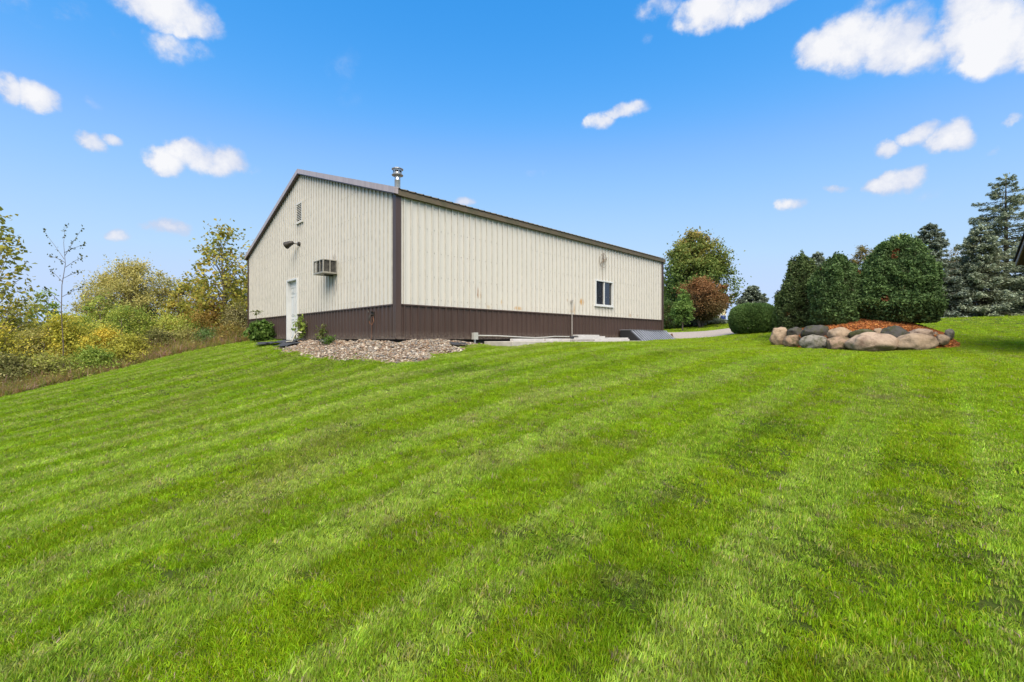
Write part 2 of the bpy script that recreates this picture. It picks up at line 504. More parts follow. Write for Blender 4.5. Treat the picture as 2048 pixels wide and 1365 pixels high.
def ground_hit(px, py):
    Y = np.arange(4, 24, .02); x = (px - 1024) / F * Y
    d = (HZ - py) / F * Y - hgt(x, Y)
    i = int(np.argmax(d < 0)); return x[i], Y[i]


# gravel outline in barn-local coordinates (u along long wall, v along gable)
GRAVEL = [(.0, 0.0), (2.9, .0)]
for _p in ((965, 688), (945, 693), (915, 701), (888, 708), (862, 717), (835, 725), (795, 729), (745, 726), (690, 719), (640, 715), (590, 708), (553, 702)):
    _x, _y = ground_hit(*_p); GRAVEL.append(bl(_x, _y))
GRAVEL = np.array(GRAVEL + [(-.25, 6.4), (0, 6.3)])
print('gravel', GRAVEL.round(2).tolist())
# driveway outline in world xy
DRIVE = np.array([(4.5, 21.3), (6.8, 20.3), (8.0, 21.2), (10.2, 21.9), (11.6, 23.0), (14, 26), (15, 31), (10, 31.5), (2, 31), (-6, 33), (-6, 30)])


def inside(poly, x, y):
    x = np.asarray(x, float); y = np.asarray(y, float); r = np.zeros(x.shape, bool)
    n = len(poly)
    for i in range(n):
        x0, y0 = poly[i]; x1, y1 = poly[(i + 1) % n]
        c = ((y0 > y) != (y1 > y)) & (x < (x1 - x0) * (y - y0) / (y1 - y0 + 1e-12) + x0)
        r ^= c
    return r


def poly_dist(poly, x, y):
    x = np.asarray(x, float); y = np.asarray(y, float); best = np.full(x.shape, 1e9)
    for i in range(len(poly)):
        ax, ay = poly[i]; bx, by = poly[(i + 1) % len(poly)]; dx, dy = bx - ax, by - ay
        t = np.clip(((x - ax) * dx + (y - ay) * dy) / (dx * dx + dy * dy + 1e-12), 0, 1)
        best = np.minimum(best, np.hypot(x - ax - t * dx, y - ay - t * dy))
    return np.where(inside(poly, x, y), best, -best)


BED_C, BED_A = np.array([11.96, 15.4]), np.array([2.45, 2.70])   # half width across and along the line of sight
_bd = BED_C / np.linalg.norm(BED_C)


def bed_r(x, y):
    dx, dy = x - BED_C[0], y - BED_C[1]
    return np.hypot((dx * _bd[1] - dy * _bd[0]) / BED_A[0], (dx * _bd[0] + dy * _bd[1]) / BED_A[1])


def vnoise(x, y, s, seed=0):
    """cheap smooth value noise 0..1"""
    x = np.asarray(x) * s + seed * 17.3; y = np.asarray(y) * s + seed * 9.1
    xi = np.floor(x).astype(np.int64); yi = np.floor(y).astype(np.int64); fx = x - xi; fy = y - yi
    fx = fx * fx * (3 - 2 * fx); fy = fy * fy * (3 - 2 * fy)
    def hsh(a, b):
        v = (a * 374761393 + b * 668265263 + seed * 982451653) & 0x7fffffff
        v = ((v ^ (v >> 13)) * 1274126177) & 0x7fffffff
        return ((v ^ (v >> 16)) & 0xffff) / 65535.0
    a = hsh(xi, yi); b = hsh(xi + 1, yi); c = hsh(xi, yi + 1); d = hsh(xi + 1, yi + 1)
    return (a * (1 - fx) + b * fx) * (1 - fy) + (c * (1 - fx) + d * fx) * fy


def stripe(x, y):
    """mower passes run along the long wall: about -1..1 across the passes, drawn out along them"""
    al = x * U[0] + y * U[1]; w = x * U[1] - y * U[0]
    w = w + .16 * (vnoise(x, y, .10, 3) - .5) + .05 * (vnoise(x, y, .7, 4) - .5) + .012 * np.maximum(0, x - 3) ** 2
    ph = w / 1.06 + .12 * np.sin(w * .8)
    a = np.clip(np.sin(ph * 2 * math.pi) * 2.6, -1, 1) * (.7 + .3 * vnoise(al * .10, w, .9, 41))
    fr = ph - np.floor(ph)
    line = np.exp(-((fr - .5) / .06) ** 2) * (vnoise(al * .15, w, 1.3, 48) > .3)       # the dark seam between two passes
    ridge = np.exp(-((fr - .03) / .06) ** 2) * vnoise(al * .12, w, 1.1, 49)            # a paler line of clippings
    b_ = (vnoise(al * .04, w, 1.6, 43) - .5) * 2; c_ = (vnoise(al * .07, w, 6.0, 47) - .5) * 2
    return np.clip(.52 * a + .28 * b_ + .40 * c_ - .9 * line + .8 * ridge, -1.3, 1.3)


# ------------------------------------------------------------------ ground
def grid_mesh(xs, ys, zfun):
    X, Y = np.meshgrid(xs, ys)
    Z = zfun(X.ravel(), Y.ravel())
    V = np.stack([X.ravel(), Y.ravel(), Z], 1)
    nx, ny = len(xs), len(ys)
    i = np.arange(nx * ny).reshape(ny, nx)
    Fq = np.stack([i[:-1, :-1].ravel(), i[:-1, 1:].ravel(), i[1:, 1:].ravel(), i[1:, :-1].ravel()], 1)
    return V, Fq


def ground_mat():
    t = NT('lawn_soil'); v = t.obj()
    m = t.n('ShaderNodeAttribute', attribute_name='col')
    a = t.noise(v, 1.6, 6, .6).outputs['Fac']; b = t.noise(v, 38, 5, .65).outputs['Fac']
    g = t.ramp(a, [(.3, (.035, .060, .008)), (.7, (.060, .085, .012))])
    g = t.mix(t.math('MULTIPLY', t.math('SUBTRACT', b, .42, clamp=True), 1.7), g, (.055, .042, .018))
    wld = t.ramp(b, [(.3, (.07, .058, .022)), (.7, (.14, .115, .045))])
    col = t.mix(t.sep(m.outputs['Color'])[0], g, wld)
    t.bsdf(col, .95, 0, t.bump(b, .6, .03), .1)
    return t.m


def build_ground():
    def axis(a, b, step, lo, hi):
        m = list(np.arange(a, b + 1e-6, step))
        x, s = m[0], step
        left = []
        while x > lo: s *= 1.25; x -= s; left.append(x)
        x, s = m[-1], step
        right = []
        while x < hi: s *= 1.25; x += s; right.append(x)
        return np.array(left[::-1] + m + right)
    xs = axis(-26, 28, .4, -1500, 1500); ys = axis(-6, 40, .4, -500, 2500)
    def zf(x, y):
        z = hgt(x, y)
        r = bed_r(x, y)
        u, v = bl(x, y)
        ins = (u > .3) & (u < LEN - .3) & (v > .3) & (v < WID - .3)
        z = np.where(ins, np.minimum(z, -.25), z)
        return z
    V, Fq = grid_mesh(xs, ys, zf)
    w = np.clip(wild_dist(V[:, 0], V[:, 1]) / .8 + .5, 0, 1)
    me = np_mesh('ground', V, Fq, ground_mat(), np.stack([w, w, w], 1), smooth=True)
    tag(new_obj('lawn', me), kind='structure')


build_ground()


def patch(name, poly, off, mat, step=.2, local=False, edge=.25, bump=0.0):
    """a sheet that follows the ground inside an outline, its rim tucked into the ground"""
    lo = poly.min(0) - edge; hi = poly.max(0) + edge
    xs = np.arange(lo[0], hi[0] + step, step); ys = np.arange(lo[1], hi[1] + step, step)
    X, Y = np.meshgrid(xs, ys); x, y = X.ravel(), Y.ravel()
    d = poly_dist(poly, x, y) + (vnoise(x, y, 2.2, 5) - .5) * edge
    if local: wx, wy = (C0[:, None] + U[:, None] * x + Vv[:, None] * y)
    else: wx, wy = x, y
    z = hgt(wx, wy) + off * np.clip(d / edge, -1.2, 1) + bump * (vnoise(wx, wy, 3.1, 8) - .5) * np.clip(d / edge, 0, 1)
    nx, ny = len(xs), len(ys); i = np.arange(nx * ny).reshape(ny, nx)
    Fq = np.stack([i[:-1, :-1].ravel(), i[:-1, 1:].ravel(), i[1:, 1:].ravel(), i[1:, :-1].ravel()], 1)
    keep = (d[Fq] > -edge * 1.1).all(1)
    Fq = Fq[keep]
    used = np.unique(Fq); rm = np.full(len(x), -1); rm[used] = np.arange(len(used))
    V = np.stack([wx, wy, z], 1)[used]
    return new_obj(name, np_mesh(name, V, rm[Fq], mat, smooth=True))


def speck_mat(name, stops, scale, bump=.6, dist=.02):
    t = NT(name); v = t.obj()
    vo = t.n('ShaderNodeTexVoronoi', Scale=scale); t.lk(v, vo.inputs['Vector'])
    s = t.n('ShaderNodeSeparateColor'); t.lk(vo.outputs['Color'], s.inputs[0])
    c = t.ramp(s.outputs[0], stops)
    c = t.mix(t.math('MULTIPLY', t.noise(v, 1.2, 4).outputs['Fac'], .5), c, tuple(x * .7 for x in stops[len(stops) // 2][1]))
    t.bsdf(c, .9, 0, t.bump(vo.outputs['Distance'], bump, dist), .2); return t.m


M['gravel_base'] = speck_mat('gravel_base', [(0, (.12, .08, .055)), (.5, (.24, .16, .105)), (1, (.36, .27, .19))], 42)
M['drive'] = speck_mat('driveway_gravel', [(0, (.28, .225, .185)), (.5, (.36, .30, .25)), (1, (.44, .38, .33))], 30, .3)
tag(patch('gravel_bed', GRAVEL, .035, M['gravel_base'], .12, True, .2, .05), kind='structure')
tag(patch('driveway', DRIVE, .02, M['drive'], .4, False, .4), kind='structure')

# far wooded hills on the horizon
def hills():
    t = NT('wooded_hill'); v = t.obj()
    n = t.noise(v, .06, 6, .7).outputs['Fac']
    c = t.ramp(n, [(.3, (.05, .065, .05)), (.55, (.085, .085, .05)), (.75, (.12, .10, .06))])
    t.bsdf(c, 1, 0, t.bump(n, 1, 4), 0)
    xs = np.linspace(-1100, 1300, 170); ys = np.linspace(420, 760, 26)
    def zf(x, y):
        k = np.sin(np.clip((y - 420) / 340, 0, 1) * math.pi) ** .7
        base = 13 + 10 * (vnoise(x, y * 0, .006, 4)) - .008 * x + 3.5 * vnoise(x, y, .05, 2) + 3 * vnoise(x, y, .15, 6)
        return -14 + k * (base + 10)
    V, Fq = grid_mesh(xs, ys, zf)
    tag(new_obj('wooded_hills', np_mesh('wooded_hills', V, Fq, t.m, smooth=True)), kind='structure')


hills()

# ------------------------------------------------------------------ barn
def build_barn():
    rz = math.atan2(U[1], U[0])
    B = empty('metal_barn', (C0[0], C0[1], 0), rz, 'long cream steel barn with brown wainscot and a gable end', 'barn')

    def rake(v): return EAVE + (RIDGE - EAVE) * (1 - abs(v - WID / 2) / (WID / 2))

    def profile(t0, pitch, nrib):
        pts = []
        for k in range(nrib):
            a = t0 + k * pitch; c = a + pitch / 2
            q = pitch
            pts += [(a, 0), (a + .13 * q, 0), (a + .16 * q, .004), (a + .19 * q, 0),
                    (c - .024, 0), (c - .014, .030), (c + .014, .030), (c + .024, 0),
                    (a + .81 * q, 0), (a + .84 * q, .004), (a + .87 * q, 0)]
        pts.append((t0 + nrib * pitch, 0))
        return pts

    def panel(name, mat, pts, zlo, zhi, place, openings=()):
        # extra columns at the edges of openings
        ts = sorted(set([round(p[0], 5) for p in pts] + [e for o in openings for e in o[:2] if pts[0][0] < e < pts[-1][0]]))
        px = [p[0] for p in pts]; pd = [p[1] for p in pts]
        V = []; Fs = []; mi = []
        for a, b in zip(ts[:-1], ts[1:]):
            da, db = np.interp(a, px, pd), np.interp(b, px, pd); m = (a + b) / 2
            spans = [(zlo, None)]
            for (o0, o1, z0, z1) in openings:
                if o0 <= m <= o1:
                    spans = []
                    if z0 > zlo: spans.append((zlo, z0))
                    if callable(zhi) or z1 < zhi: spans.append((max(z1, zlo), None))
            for lo, hi in spans:
                za = hi if hi is not None else (zhi(a) if callable(zhi) else zhi); zb = hi if hi is not None else (zhi(b) if callable(zhi) else zhi)
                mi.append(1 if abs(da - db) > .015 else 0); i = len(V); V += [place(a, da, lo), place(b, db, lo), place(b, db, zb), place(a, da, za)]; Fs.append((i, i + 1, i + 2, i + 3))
        if not Fs: return
        bm = bmesh.new()
        vs = [bm.verts.new(v) for v in V]
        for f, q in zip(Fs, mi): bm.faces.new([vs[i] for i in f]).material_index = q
        bmesh.ops.remove_doubles(bm, verts=bm.verts, dist=1e-5)
        bmesh.ops.recalc_face_normals(bm, faces=bm.faces)
        me = bpy.data.meshes.new(name); bm.to_mesh(me); bm.free(); me.materials.append(mat); me.materials.append(M['cream_flank'] if mat == M['cream'] else M['brown_flank'])
        new_obj(name, me, B)

    BELT = .86
    win = (8.40, 9.56, 1.28, 2.22); door = (6.68, 7.62, -.06, 2.08)
    long_place = lambda t, d, z: (t, -d, z)
    gab_place = lambda t, d, z: (-d, t, z)
    npan = 16; w = (LEN - .20) / npan
    for k in range(npan):
        pts = profile(.10 + k * w, w / 4, 4)
        if win[0] < pts[0][0] and pts[-1][0] < win[1]:
            panel('wall_panel', M['cream'], pts, BELT, win[2], long_place)
            panel('wall_panel', M['cream'], pts, win[3], EAVE - .02, long_place)
        else: panel('wall_panel', M['cream'], pts, BELT, EAVE - .02, long_place, [win])
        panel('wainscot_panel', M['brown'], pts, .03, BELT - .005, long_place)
    npan = 15; w = (WID - .20) / npan
    for k in range(npan):
        pts = profile(.10 + k * w, w / 4, 4)
        panel('wall_panel', M['cream'], pts, BELT, lambda t: rake(t) + .0, gab_place, [door])
        panel('wainscot_panel', M['brown'], pts, .03, BELT - .005, gab_place, [door])
    # rear and far end walls, closed and plain
    m = MB(); m.add([(0, WID, -.1), (LEN, WID, -.1), (LEN, WID, EAVE), (0, WID, EAVE)], [(0, 3, 2, 1)]); m.build('rear_wall', M['cream'], B)
    m = MB(); m.add([(LEN, 0, -.1), (LEN, WID, -.1), (LEN, WID, EAVE), (LEN, WID / 2, RIDGE), (LEN, 0, EAVE)], [(0, 1, 2, 3, 4)]); m.build('end_wall', M['cream'], B)
    # trims
    m = MB(); m.box(-.044, .105, -.044, -.002, 0, EAVE + .0); m.box(-.044, -.002, -.002, .105, 0, EAVE - .0); m.build('corner_trim', M['brown'], B)
    m = MB(); m.box(LEN - .11, LEN + .036, -.036, -.002, 0, EAVE - .02); m.box(LEN + .002, LEN + .036, -.002, .10, 0, EAVE - .02); m.build('corner_trim', M['brown'], B)
    m = MB(); m.box(-.036, -.002, WID - .11, WID + .036, 0, EAVE - .02); m.build('corner_trim', M['brown'], B)
    def zstrip(name, t0, t1, z0, z1, depth, gab):
        m = MB()
        if gab: m.box(-depth, -.001, t0, t1, z0, z1)
        else: m.box(t0, t1, -depth, -.001, z0, z1)
        m.build(name, M['brown'], B)
    zstrip('belt_trim', .13, LEN - .115, BELT - .03, BELT + .004, .038, False)
    zstrip('belt_trim', .13, door[0] - .062, BELT - .03, BELT + .004, .038, True)
    zstrip('belt_trim', door[1] + .062, WID - .115, BELT - .03, BELT + .004, .038, True)
    zstrip('base_trim', .0, LEN, -.012, .028, .046, False)
    zstrip('base_trim', .0, door[0] - .062, -.012, .028, .046, True)
    zstrip('base_trim', door[1] + .062, WID, -.012, .028, .046, True)
    m = MB(); m.box(.05, LEN - .05, .05, .25, -.6, -.014); m.box(.05, .25, .26, door[0] - .05, -.6, -.014); m.box(.05, .25, door[0] - .05, door[1] + .05, -.6, -.062); m.box(.05, .25, door[1] + .05, WID - .05, -.6, -.014); m.build('foundation', M['dark_found'], B)
    # roof slopes: ribbed sheets with an overhang
    oh = .10; ov = .13
    sl = (RIDGE - EAVE) / (WID / 2)
    for side in (0, 1):
        V = []; Fs = []
        nr = 61; pit = (LEN + 2 * oh) / nr
        for k in range(nr):
            a = -oh + k * pit; c = a + pit / 2
            for t, d in ((a, 0), (c - .028, 0), (c - .013, .024), (c + .013, .024), (c + .028, 0)): V.append((t, d))
        V.append((LEN + oh, 0))
        pts = []
        for t, d in V:
            for yy in (-ov, WID / 2):
                y = yy if side == 0 else WID - yy
                pts.append((t, y, EAVE + sl * yy + .10 + d))
        n = len(V)
        Fs = [(2 * i, 2 * i + 2, 2 * i + 3, 2 * i + 1) for i in range(n - 1)]
        m = MB(); m.add(pts, Fs); o = m.build('roof', M['eave'], B)
        sm = o.modifiers.new('thick', 'SOLIDIFY'); sm.thickness = .004
    # rake trims (follow the two slopes), eave trims
    for side in (0, 1):
        m = MB()
        y0, y1 = (-ov + .002, WID / 2 - .002)
        z0, z1 = EAVE + sl * y0, EAVE + sl * y1
        f = (lambda y: y) if side == 0 else (lambda y: WID - y)
        m.hexa([(-oh - .03, f(y0), z0 - .03), (-.028, f(y0), z0 - .03), (-.028, f(y1), z1 - .03), (-oh - .03, f(y1), z1 - .03),
                (-oh - .03, f(y0), z0 + .125), (-.028, f(y0), z0 + .125), (-.028, f(y1), z1 + .125), (-oh - .03, f(y1), z1 + .125)])
        m.build('rake_trim', M['rake'], B)
        m = MB()
        m.hexa([(-oh - .015, f(y0 + .05), z0 - .058 + sl * .05), (-.030, f(y0 + .05), z0 - .058 + sl * .05), (-.030, f(y1), z1 - .058), (-oh - .015, f(y1), z1 - .058),
                (-oh - .015, f(y0 + .05), z0 - .032 + sl * .05), (-.030, f(y0 + .05), z0 - .032 + sl * .05), (-.030, f(y1), z1 - .032), (-oh - .015, f(y1), z1 - .032)])
        m.build('rake_soffit', M['brown'], B)
    m = MB(); m.box(-oh + .004, LEN + oh, -ov + .025, -.028, EAVE - .09, EAVE + .048); m.build('eave_trim', M['eave'], B)
    m = MB(); m.box(-oh + .004, LEN + oh, WID + .028, WID + ov - .025, EAVE - .09, EAVE + .048); m.build('eave_trim', M['eave'], B)
    # rows of screw heads
    m = MB()
    for z in (1.02, 1.62, 2.25, 2.85, 3.40):
        for k in range(60):
            t = .22 + k * (LEN - .35) / 60; m.box(t - .007, t + .007, -.014, .0, z - .007, z + .007)
    for z in (1.02, 1.62, 2.25, 2.85, 3.40, 4.1, 4.7):
        for k in range(56):
            t = .2 + k * (WID - .35) / 56
            if z < rake(t) - .2 and not (door[0] - .1 < t < door[1] + .1 and z < 2.2): m.box(-.014, .0, t - .007, t + .007, z - .007, z + .007)
    tag(m.build('screw_head', M['rust_pipe'], B), kind='stuff')

    # door
    d0, d1, dz0, dz1 = door
    D = new_obj('door', None, B); D.empty_display_size = .1
    m = MB()                                                       # casing proud of the sheets and jambs going in
    m.box(-.05, .12, d0 - .06, d0, dz0, dz1 + .06); m.box(-.05, .12, d1, d1 + .06, dz0, dz1 + .06); m.box(-.05, .12, d0, d1, dz1, dz1 + .06)
    m.build('door_frame', M['white'], D, bevel=.004)
    m = MB(); m.box(.085, .12, d0 + .004, d1 - .004, dz0 + .02, dz1 - .004)
    wd = (d1 - d0)
    for c in (.27, .73):
        for (a, b) in ((.13, .78), (.90, 1.60), (1.70, 1.93)):
            y0, y1 = d0 + wd * (c - .17), d0 + wd * (c + .17)
            for (p, q, r, s_) in ((y0, y1, a, a + .022), (y0, y1, b - .022, b), (y0, y0 + .022, a + .022, b - .022), (y1 - .022, y1, a + .022, b - .022)):
                m.box(.066, .084, p, q, dz0 + r, dz0 + s_)
            m.box(.072, .0845, y0 + .05, y1 - .05, dz0 + a + .05, dz0 + b - .05)
    m.build('door_leaf', M['white'], D)
    m = MB(); m.box(-.02, .12, d0 + .001, d1 - .001, dz0 - .0, dz0 + .018); m.build('threshold', M['galv'], D)

    # window
    w0, w1, wz0, wz1 = win
    W = new_obj('window', None, B); W.empty_display_size = .1
    m = MB(); fr = .032
    m.box(w0 - .02, w1 + .02, -.045, .06, wz1 - fr, wz1 + .02); m.box(w0 - .02, w1 + .02, -.045, .06, wz0 - .02, wz0 + fr)
    m.box(w0 - .02, w0 + fr, -.045, .06, wz0 + fr, wz1 - fr); m.box(w1 - fr, w1 + .02, -.045, .06, wz0 + fr, wz1 - fr)
    m.build('window_frame', M['white'], W, bevel=.004)
    mid = (w0 + w1) / 2
    m = MB(); m.box(mid - .024, mid + .024, -.03, .05, wz0 + fr + .001, wz1 - fr - .001); m.build('mullion', M['white'], W)
    m = MB(); m.box(w0 + fr, mid - .031, .02, .026, wz0 + fr, wz1 - fr); m.build('pane', M['glass'], W)
    m = MB(); m.box(mid + .031, w1 - fr, .03, .036, wz0 + fr, wz1 - fr); m.build('pane', M['glass'], W)
    m = MB(); m.box(w0 - .05, w1 + .05, -.075, -.002, wz0 - .055, wz0 - .021); m.build('sill', M['white'], W)
    m = MB()                                                      # insect screen on the left sash: a weave of thin wires
    for k in range(22):
        t = w0 + fr + .004 + k * (mid - w0 - fr - .04) / 22; m.box(t, t + .006, .008, .012, wz0 + fr, wz1 - fr)
    for k in range(32):
        t = wz0 + fr + .004 + k * (wz1 - wz0 - 2 * fr - .01) / 32; m.box(w0 + fr, mid - .032, .0125, .0155, t, t + .006)
    o = m.build('insect_screen', M['black_plastic'], W)

    # gable vent
    G = new_obj('gable_vent', None, B); G.empty_display_size = .1
    v0, v1, z0, z1 = 6.10, 6.70, 4.0, 4.72
    m = MB(); m.box(-.06, -.0, v0, v0 + .06, z0, z1); m.box(-.06, -.0, v1 - .06, v1, z0, z1); m.box(-.06, -.0, v0 + .06, v1 - .06, z1 - .06, z1); m.box(-.06, -.0, v0 + .06, v1 - .06, z0, z0 + .06)
    m.build('vent_frame', M['cream'], G)
    m = MB(); m.box(-.014, -.004, v0 + .06, v1 - .06, z0 + .06, z1 - .06); m.build('vent_back', M['dark_metal'], G)
    sl_m = None
    for k in range(10):
        z = z0 + .068 + k * .0592
        m = MB(); m.hexa([(-.056, v0 + .06, z), (-.052, v0 + .06, z - .006), (-.052, v1 - .06, z - .006), (-.056, v1 - .06, z), (-.020, v0 + .06, z + .050), (-.016, v0 + .06, z + .044), (-.016, v1 - .06, z + .044), (-.020, v1 - .06, z + .050)])
        m.build('slat', M['cream'], G)

    # flue pipe through the near slope
    fx, fy = 1.5, 2.51; zr = EAVE + sl * fy + .1
    K = new_obj('chimney_flue', None, B); K.empty_display_size = .1
    m = MB(); m.lathe([(.088, zr - .2), (.088, zr + .34), (.091, zr + .345), (.091, zr + .365), (.088, zr + .37), (.088, zr + .60)], 20, fx, fy); m.build('pipe', M['galv'], K, True)
    m = MB(); m.lathe([(.19, zr - .03), (.19, zr + .005), (.12, zr + .03), (.0895, zr + .09)], 20, fx, fy); m.build('storm_collar', M['rust_pipe'], K, True)
    m = MB(); m.lathe([(.089, zr + .48), (.175, zr + .50), (.178, zr + .515), (.10, zr + .56), (.10, zr + .6)], 20, fx, fy); m.lathe([(.0, zr + .74), (.13, zr + .725), (.178, zr + .70), (.178, zr + .685), (.13, zr + .675), (.125, zr + .64), (.13, zr + .635)], 20, fx, fy)
    for k in range(6):
        a = k * math.pi / 3 + .3; m.box(fx + .12 * math.cos(a) - .012, fx + .12 * math.cos(a) + .012, fy + .12 * math.sin(a) - .012, fy + .12 * math.sin(a) + .012, zr + .52, zr + .69)
    m.build('rain_cap', M['galv'], K)
    return B, rz


BARN, BRZ = build_barn()


def bempty(name, u, v, z, label, cat, group=None):
    p = bw(u, v)
    return empty(name, (p[0], p[1], z), BRZ, label, cat, group)


# air conditioner hung through the gable wall (local x points into the wall)
A = bempty('air_conditioner', 0, 3.36, 1.93, 'old boxy air conditioner with dark louvres sticking out of the gable wall', 'air conditioner')
x0, x1, y0, y1, zz = -.45, -.022, 0, .71, .41
m = MB()
m.box(x0, x1, y0, y1, 0, .05); m.box(x0, x1, y0, y1, zz - .025, zz)
for (a, b) in ((x0, y0), (x0, y1 - .035), (x1 - .035, y0), (x1 - .035, y1 - .035)): m.box(a, a + .035, b, b + .035, .05, zz - .025)
for k in (1, 2): m.box(x0, x0 + .02, y0 + k * .237 - .012, y0 + k * .237 + .012, .05, zz - .025)
m.box((x0 + x1) / 2 - .014, (x0 + x1) / 2 + .014, y0, y0 + .02, .05, zz - .025)
m.build('casing', simple('ac_casing', (.27, .255, .22), .5, var=.2), A, bevel=.003)
m = MB(); m.box(x0 + .06, x1, y0 + .06, y1 - .06, .0505, zz - .026); m.build('coil', M['dark_metal'], A)
ml = MB()
for k in range(9):
    z = .07 + k * .036; ml.hexa([(x0 + .022, y0 + .037, z), (x0 + .045, y0 + .037, z + .02), (x0 + .045, y1 - .037, z + .02), (x0 + .022, y1 - .037, z), (x0 + .022, y0 + .037, z + .003), (x0 + .045, y0 + .037, z + .023), (x0 + .045, y1 - .037, z + .023), (x0 + .022, y1 - .037, z + .003)])
    ml.hexa([(x0 + .05, y0 + .022, z), (x0 + .05, y0 + .045, z + .02), (x1 - .037, y0 + .045, z + .02), (x1 - .037, y0 + .022, z), (x0 + .05, y0 + .022, z + .003), (x0 + .05, y0 + .045, z + .023), (x1 - .037, y0 + .045, z + .023), (x1 - .037, y0 + .022, z + .003)])
ml.build('louvre', simple('ac_louvre', (.14, .135, .12), .5, .1), A)
m = MB(); m.box(x1 - .25, x1, .30, .34, -.035, -.001); m.build('bracket', M['dark_metal'], A)

# flood light
A = bempty('flood_light', -.022, 6.45, 3.29, 'dark bullet shaped flood light on the gable wall below the vent', 'lamp')
m = MB(); m.tube([(.02, 0, 0), (-.05, 0, 0)], [.075, .07], 10); m.build('mounting_box', M['dark_metal'], A)
m = MB(); m.tube([(-.05, 0, 0), (-.12, .03, .0), (-.19, .10, .02)], .018, 6); m.build('arm', M['dark_metal'], A)
m = MB(); m.tube([(-.16, .075, .02), (-.19, .11, .03), (-.24, .17, .015), (-.33, .28, -.05), (-.345, .30, -.06)], [.03, .07, .085, .125, .125], 12); m.build('lamp_head', M['dark_metal'], A, True)

# hose tap
A = bempty('outdoor_tap', -.03, 1.09, .60, 'black outdoor tap with hanging hose end on the brown gable wainscot', 'tap')
m = MB(); m.box(-.03, .03, -.05, .09, -.02, .10); m.tube([(-.02, 0, .02), (-.10, 0, .02), (-.13, 0, -.05), (-.13, 0, -.13)], .024, 8); m.build('spout', M['dark_metal'], A)
m = MB(); m.tube([(-.07, .0, .04), (-.07, 0, .11)], .010, 6); m.lathe([(.001, .125), (.05, .12), (.05, .105), (.001, .10)], 10, -.07, 0); m.tube([(-.09, .1, .08), (-.09, .16, .14)], .016, 5); m.build('tap_handle', M['dark_metal'], A)
m = MB(); m.tube([(-.13, 0, -.13), (-.12, -.01, -.2), (-.08, -.05, -.24), (-.05, -.09, -.15), (-.05, -.06, -.02)], .013, 6); m.tube([(-.05, .02, .0), (-.05, .03, -.4), (-.06, .03, -.62)], .007, 5); m.build('hose', M['rusty'], A)

# twisted wire ornament above the window, with its cord
A = bempty('wire_ornament', 8.85, -.03, 3.0, 'rusty twisted wire ornament hanging high on the cream wall above the window', 'ornament')
m = MB(); rr = random.Random(5)
for k in range(9):
    a0 = k * 2 * math.pi / 9 + rr.uniform(-.2, .2); l = rr.uniform(.18, .34); c = rr.uniform(-.5, .5)
    pts = []
    for i in range(5):
        s = i / 4; a = a0 + c * s * 1.4; pts.append((math.cos(a) * l * s * .8, -.02 - .05 * s * (1 - s) * 2 - .01, math.sin(a) * l * s))
    m.tube(pts, [.011, .011, .010, .008, .005], 5)
    if k % 2 == 0:
        q = pts[3]; m.tube([q, (q[0] + rr.uniform(-.08, .08), q[1] - .03, q[2] + .07)], [.008, .004], 4)
for s0 in (.3, 2.6, 4.0):
    m.tube([(math.cos(s0 + i * .28) * .24, -.03, math.sin(s0 + i * .28) * .27) for i in range(6)], .008, 4)
m.build('wire_loop', M['wire'], A)
m = MB(); m.tube([(-.03, -.03, -.1), (-.06, -.03, -.35), (-.02, -.035, -.55), (-.05, -.03, -.76)], .007, 5); m.build('cord', M['wire'], A)

# stand pipe, conduit
A = bempty('stand_pipe', 6.90, -.07, 0, 'thin grey stand pipe with capped top rising against the long wall', 'pipe')
m = MB(); m.tube([(0, 0, -.12), (0, 0, 1.30)], .017, 8); m.build('pipe', M['rust_pipe'], A)
m = MB(); m.tube([(0, 0, 1.28), (0, 0, 1.37)], .034, 8); m.tube([(-.06, 0, 1.34), (.06, .0, 1.36)], .014, 6); m.tube([(0, 0, 1.3), (.0, .06, 1.3)], .012, 5); m.build('pipe_cap', M['rust_pipe'], A)
A = bempty('junction_box', 2.42, -.10, 0, 'grey junction box on a short post with conduit along the brown wainscot', 'junction box')
m = MB(); m.box(-.075, .075, -.05, .05, -.02, .17); m.box(-.08, .08, -.056, -.051, -.025, .175); m.build('box', M['pvc'], A, bevel=.006)
m = MB(); m.tube([(0, 0, -.35), (0, 0, -.02)], .03, 8); m.build('post', M['galv'], A)
m = MB(); m.tube([(.07, 0, .09), (.9, .02, .085), (2.0, .03, .045), (2.6, .02, .03), (3.1, .0, .05), (3.5, .03, .075), (4.4, .04, .072)], .020, 8); m.build('conduit', M['pvc'], A)

# concrete pad and things lying on it
pp = empty('concrete_pad', (*bw(2.75, -1.28), -.26), BRZ); tag(pp, kind='structure')
m = MB(); m.box(.0, 7.6, 0, 1.16, 0, .185); m.build('slab', M['concrete'], pp, bevel=.012)
PADZ = -.073
def board(name, u0, u1, v0, v1, z0, z1, mat, label, cat='board', group='boards stacked on the pad', rot=0.0):
    A = bempty(name, u0, v0, z0, label, cat, group)
    A.rotation_euler.z = BRZ + rot
    m = MB(); L, Wd, T = u1 - u0, v1 - v0, z1 - z0
    m.box(0, L, 0, Wd, 0, T)
    me = m.build('plank', mat, A, bevel=.004)
    return A
board('timber', 3.75, 5.15, -.30, -.16, PADZ + .002, PADZ + .075, M['board_white'], 'pale beam lying against the wall nearest the junction box')
board('timber', 5.22, 6.75, -.32, -.18, PADZ + .002, PADZ + .08, M['board_white'], 'pale beam lying along the wall behind the end of the plank pile')
board('timber', 5.9, 9.65, -.72, -.42, PADZ + .002, PADZ + .062, M['board_white'], 'longest pale plank at the bottom of the pile')
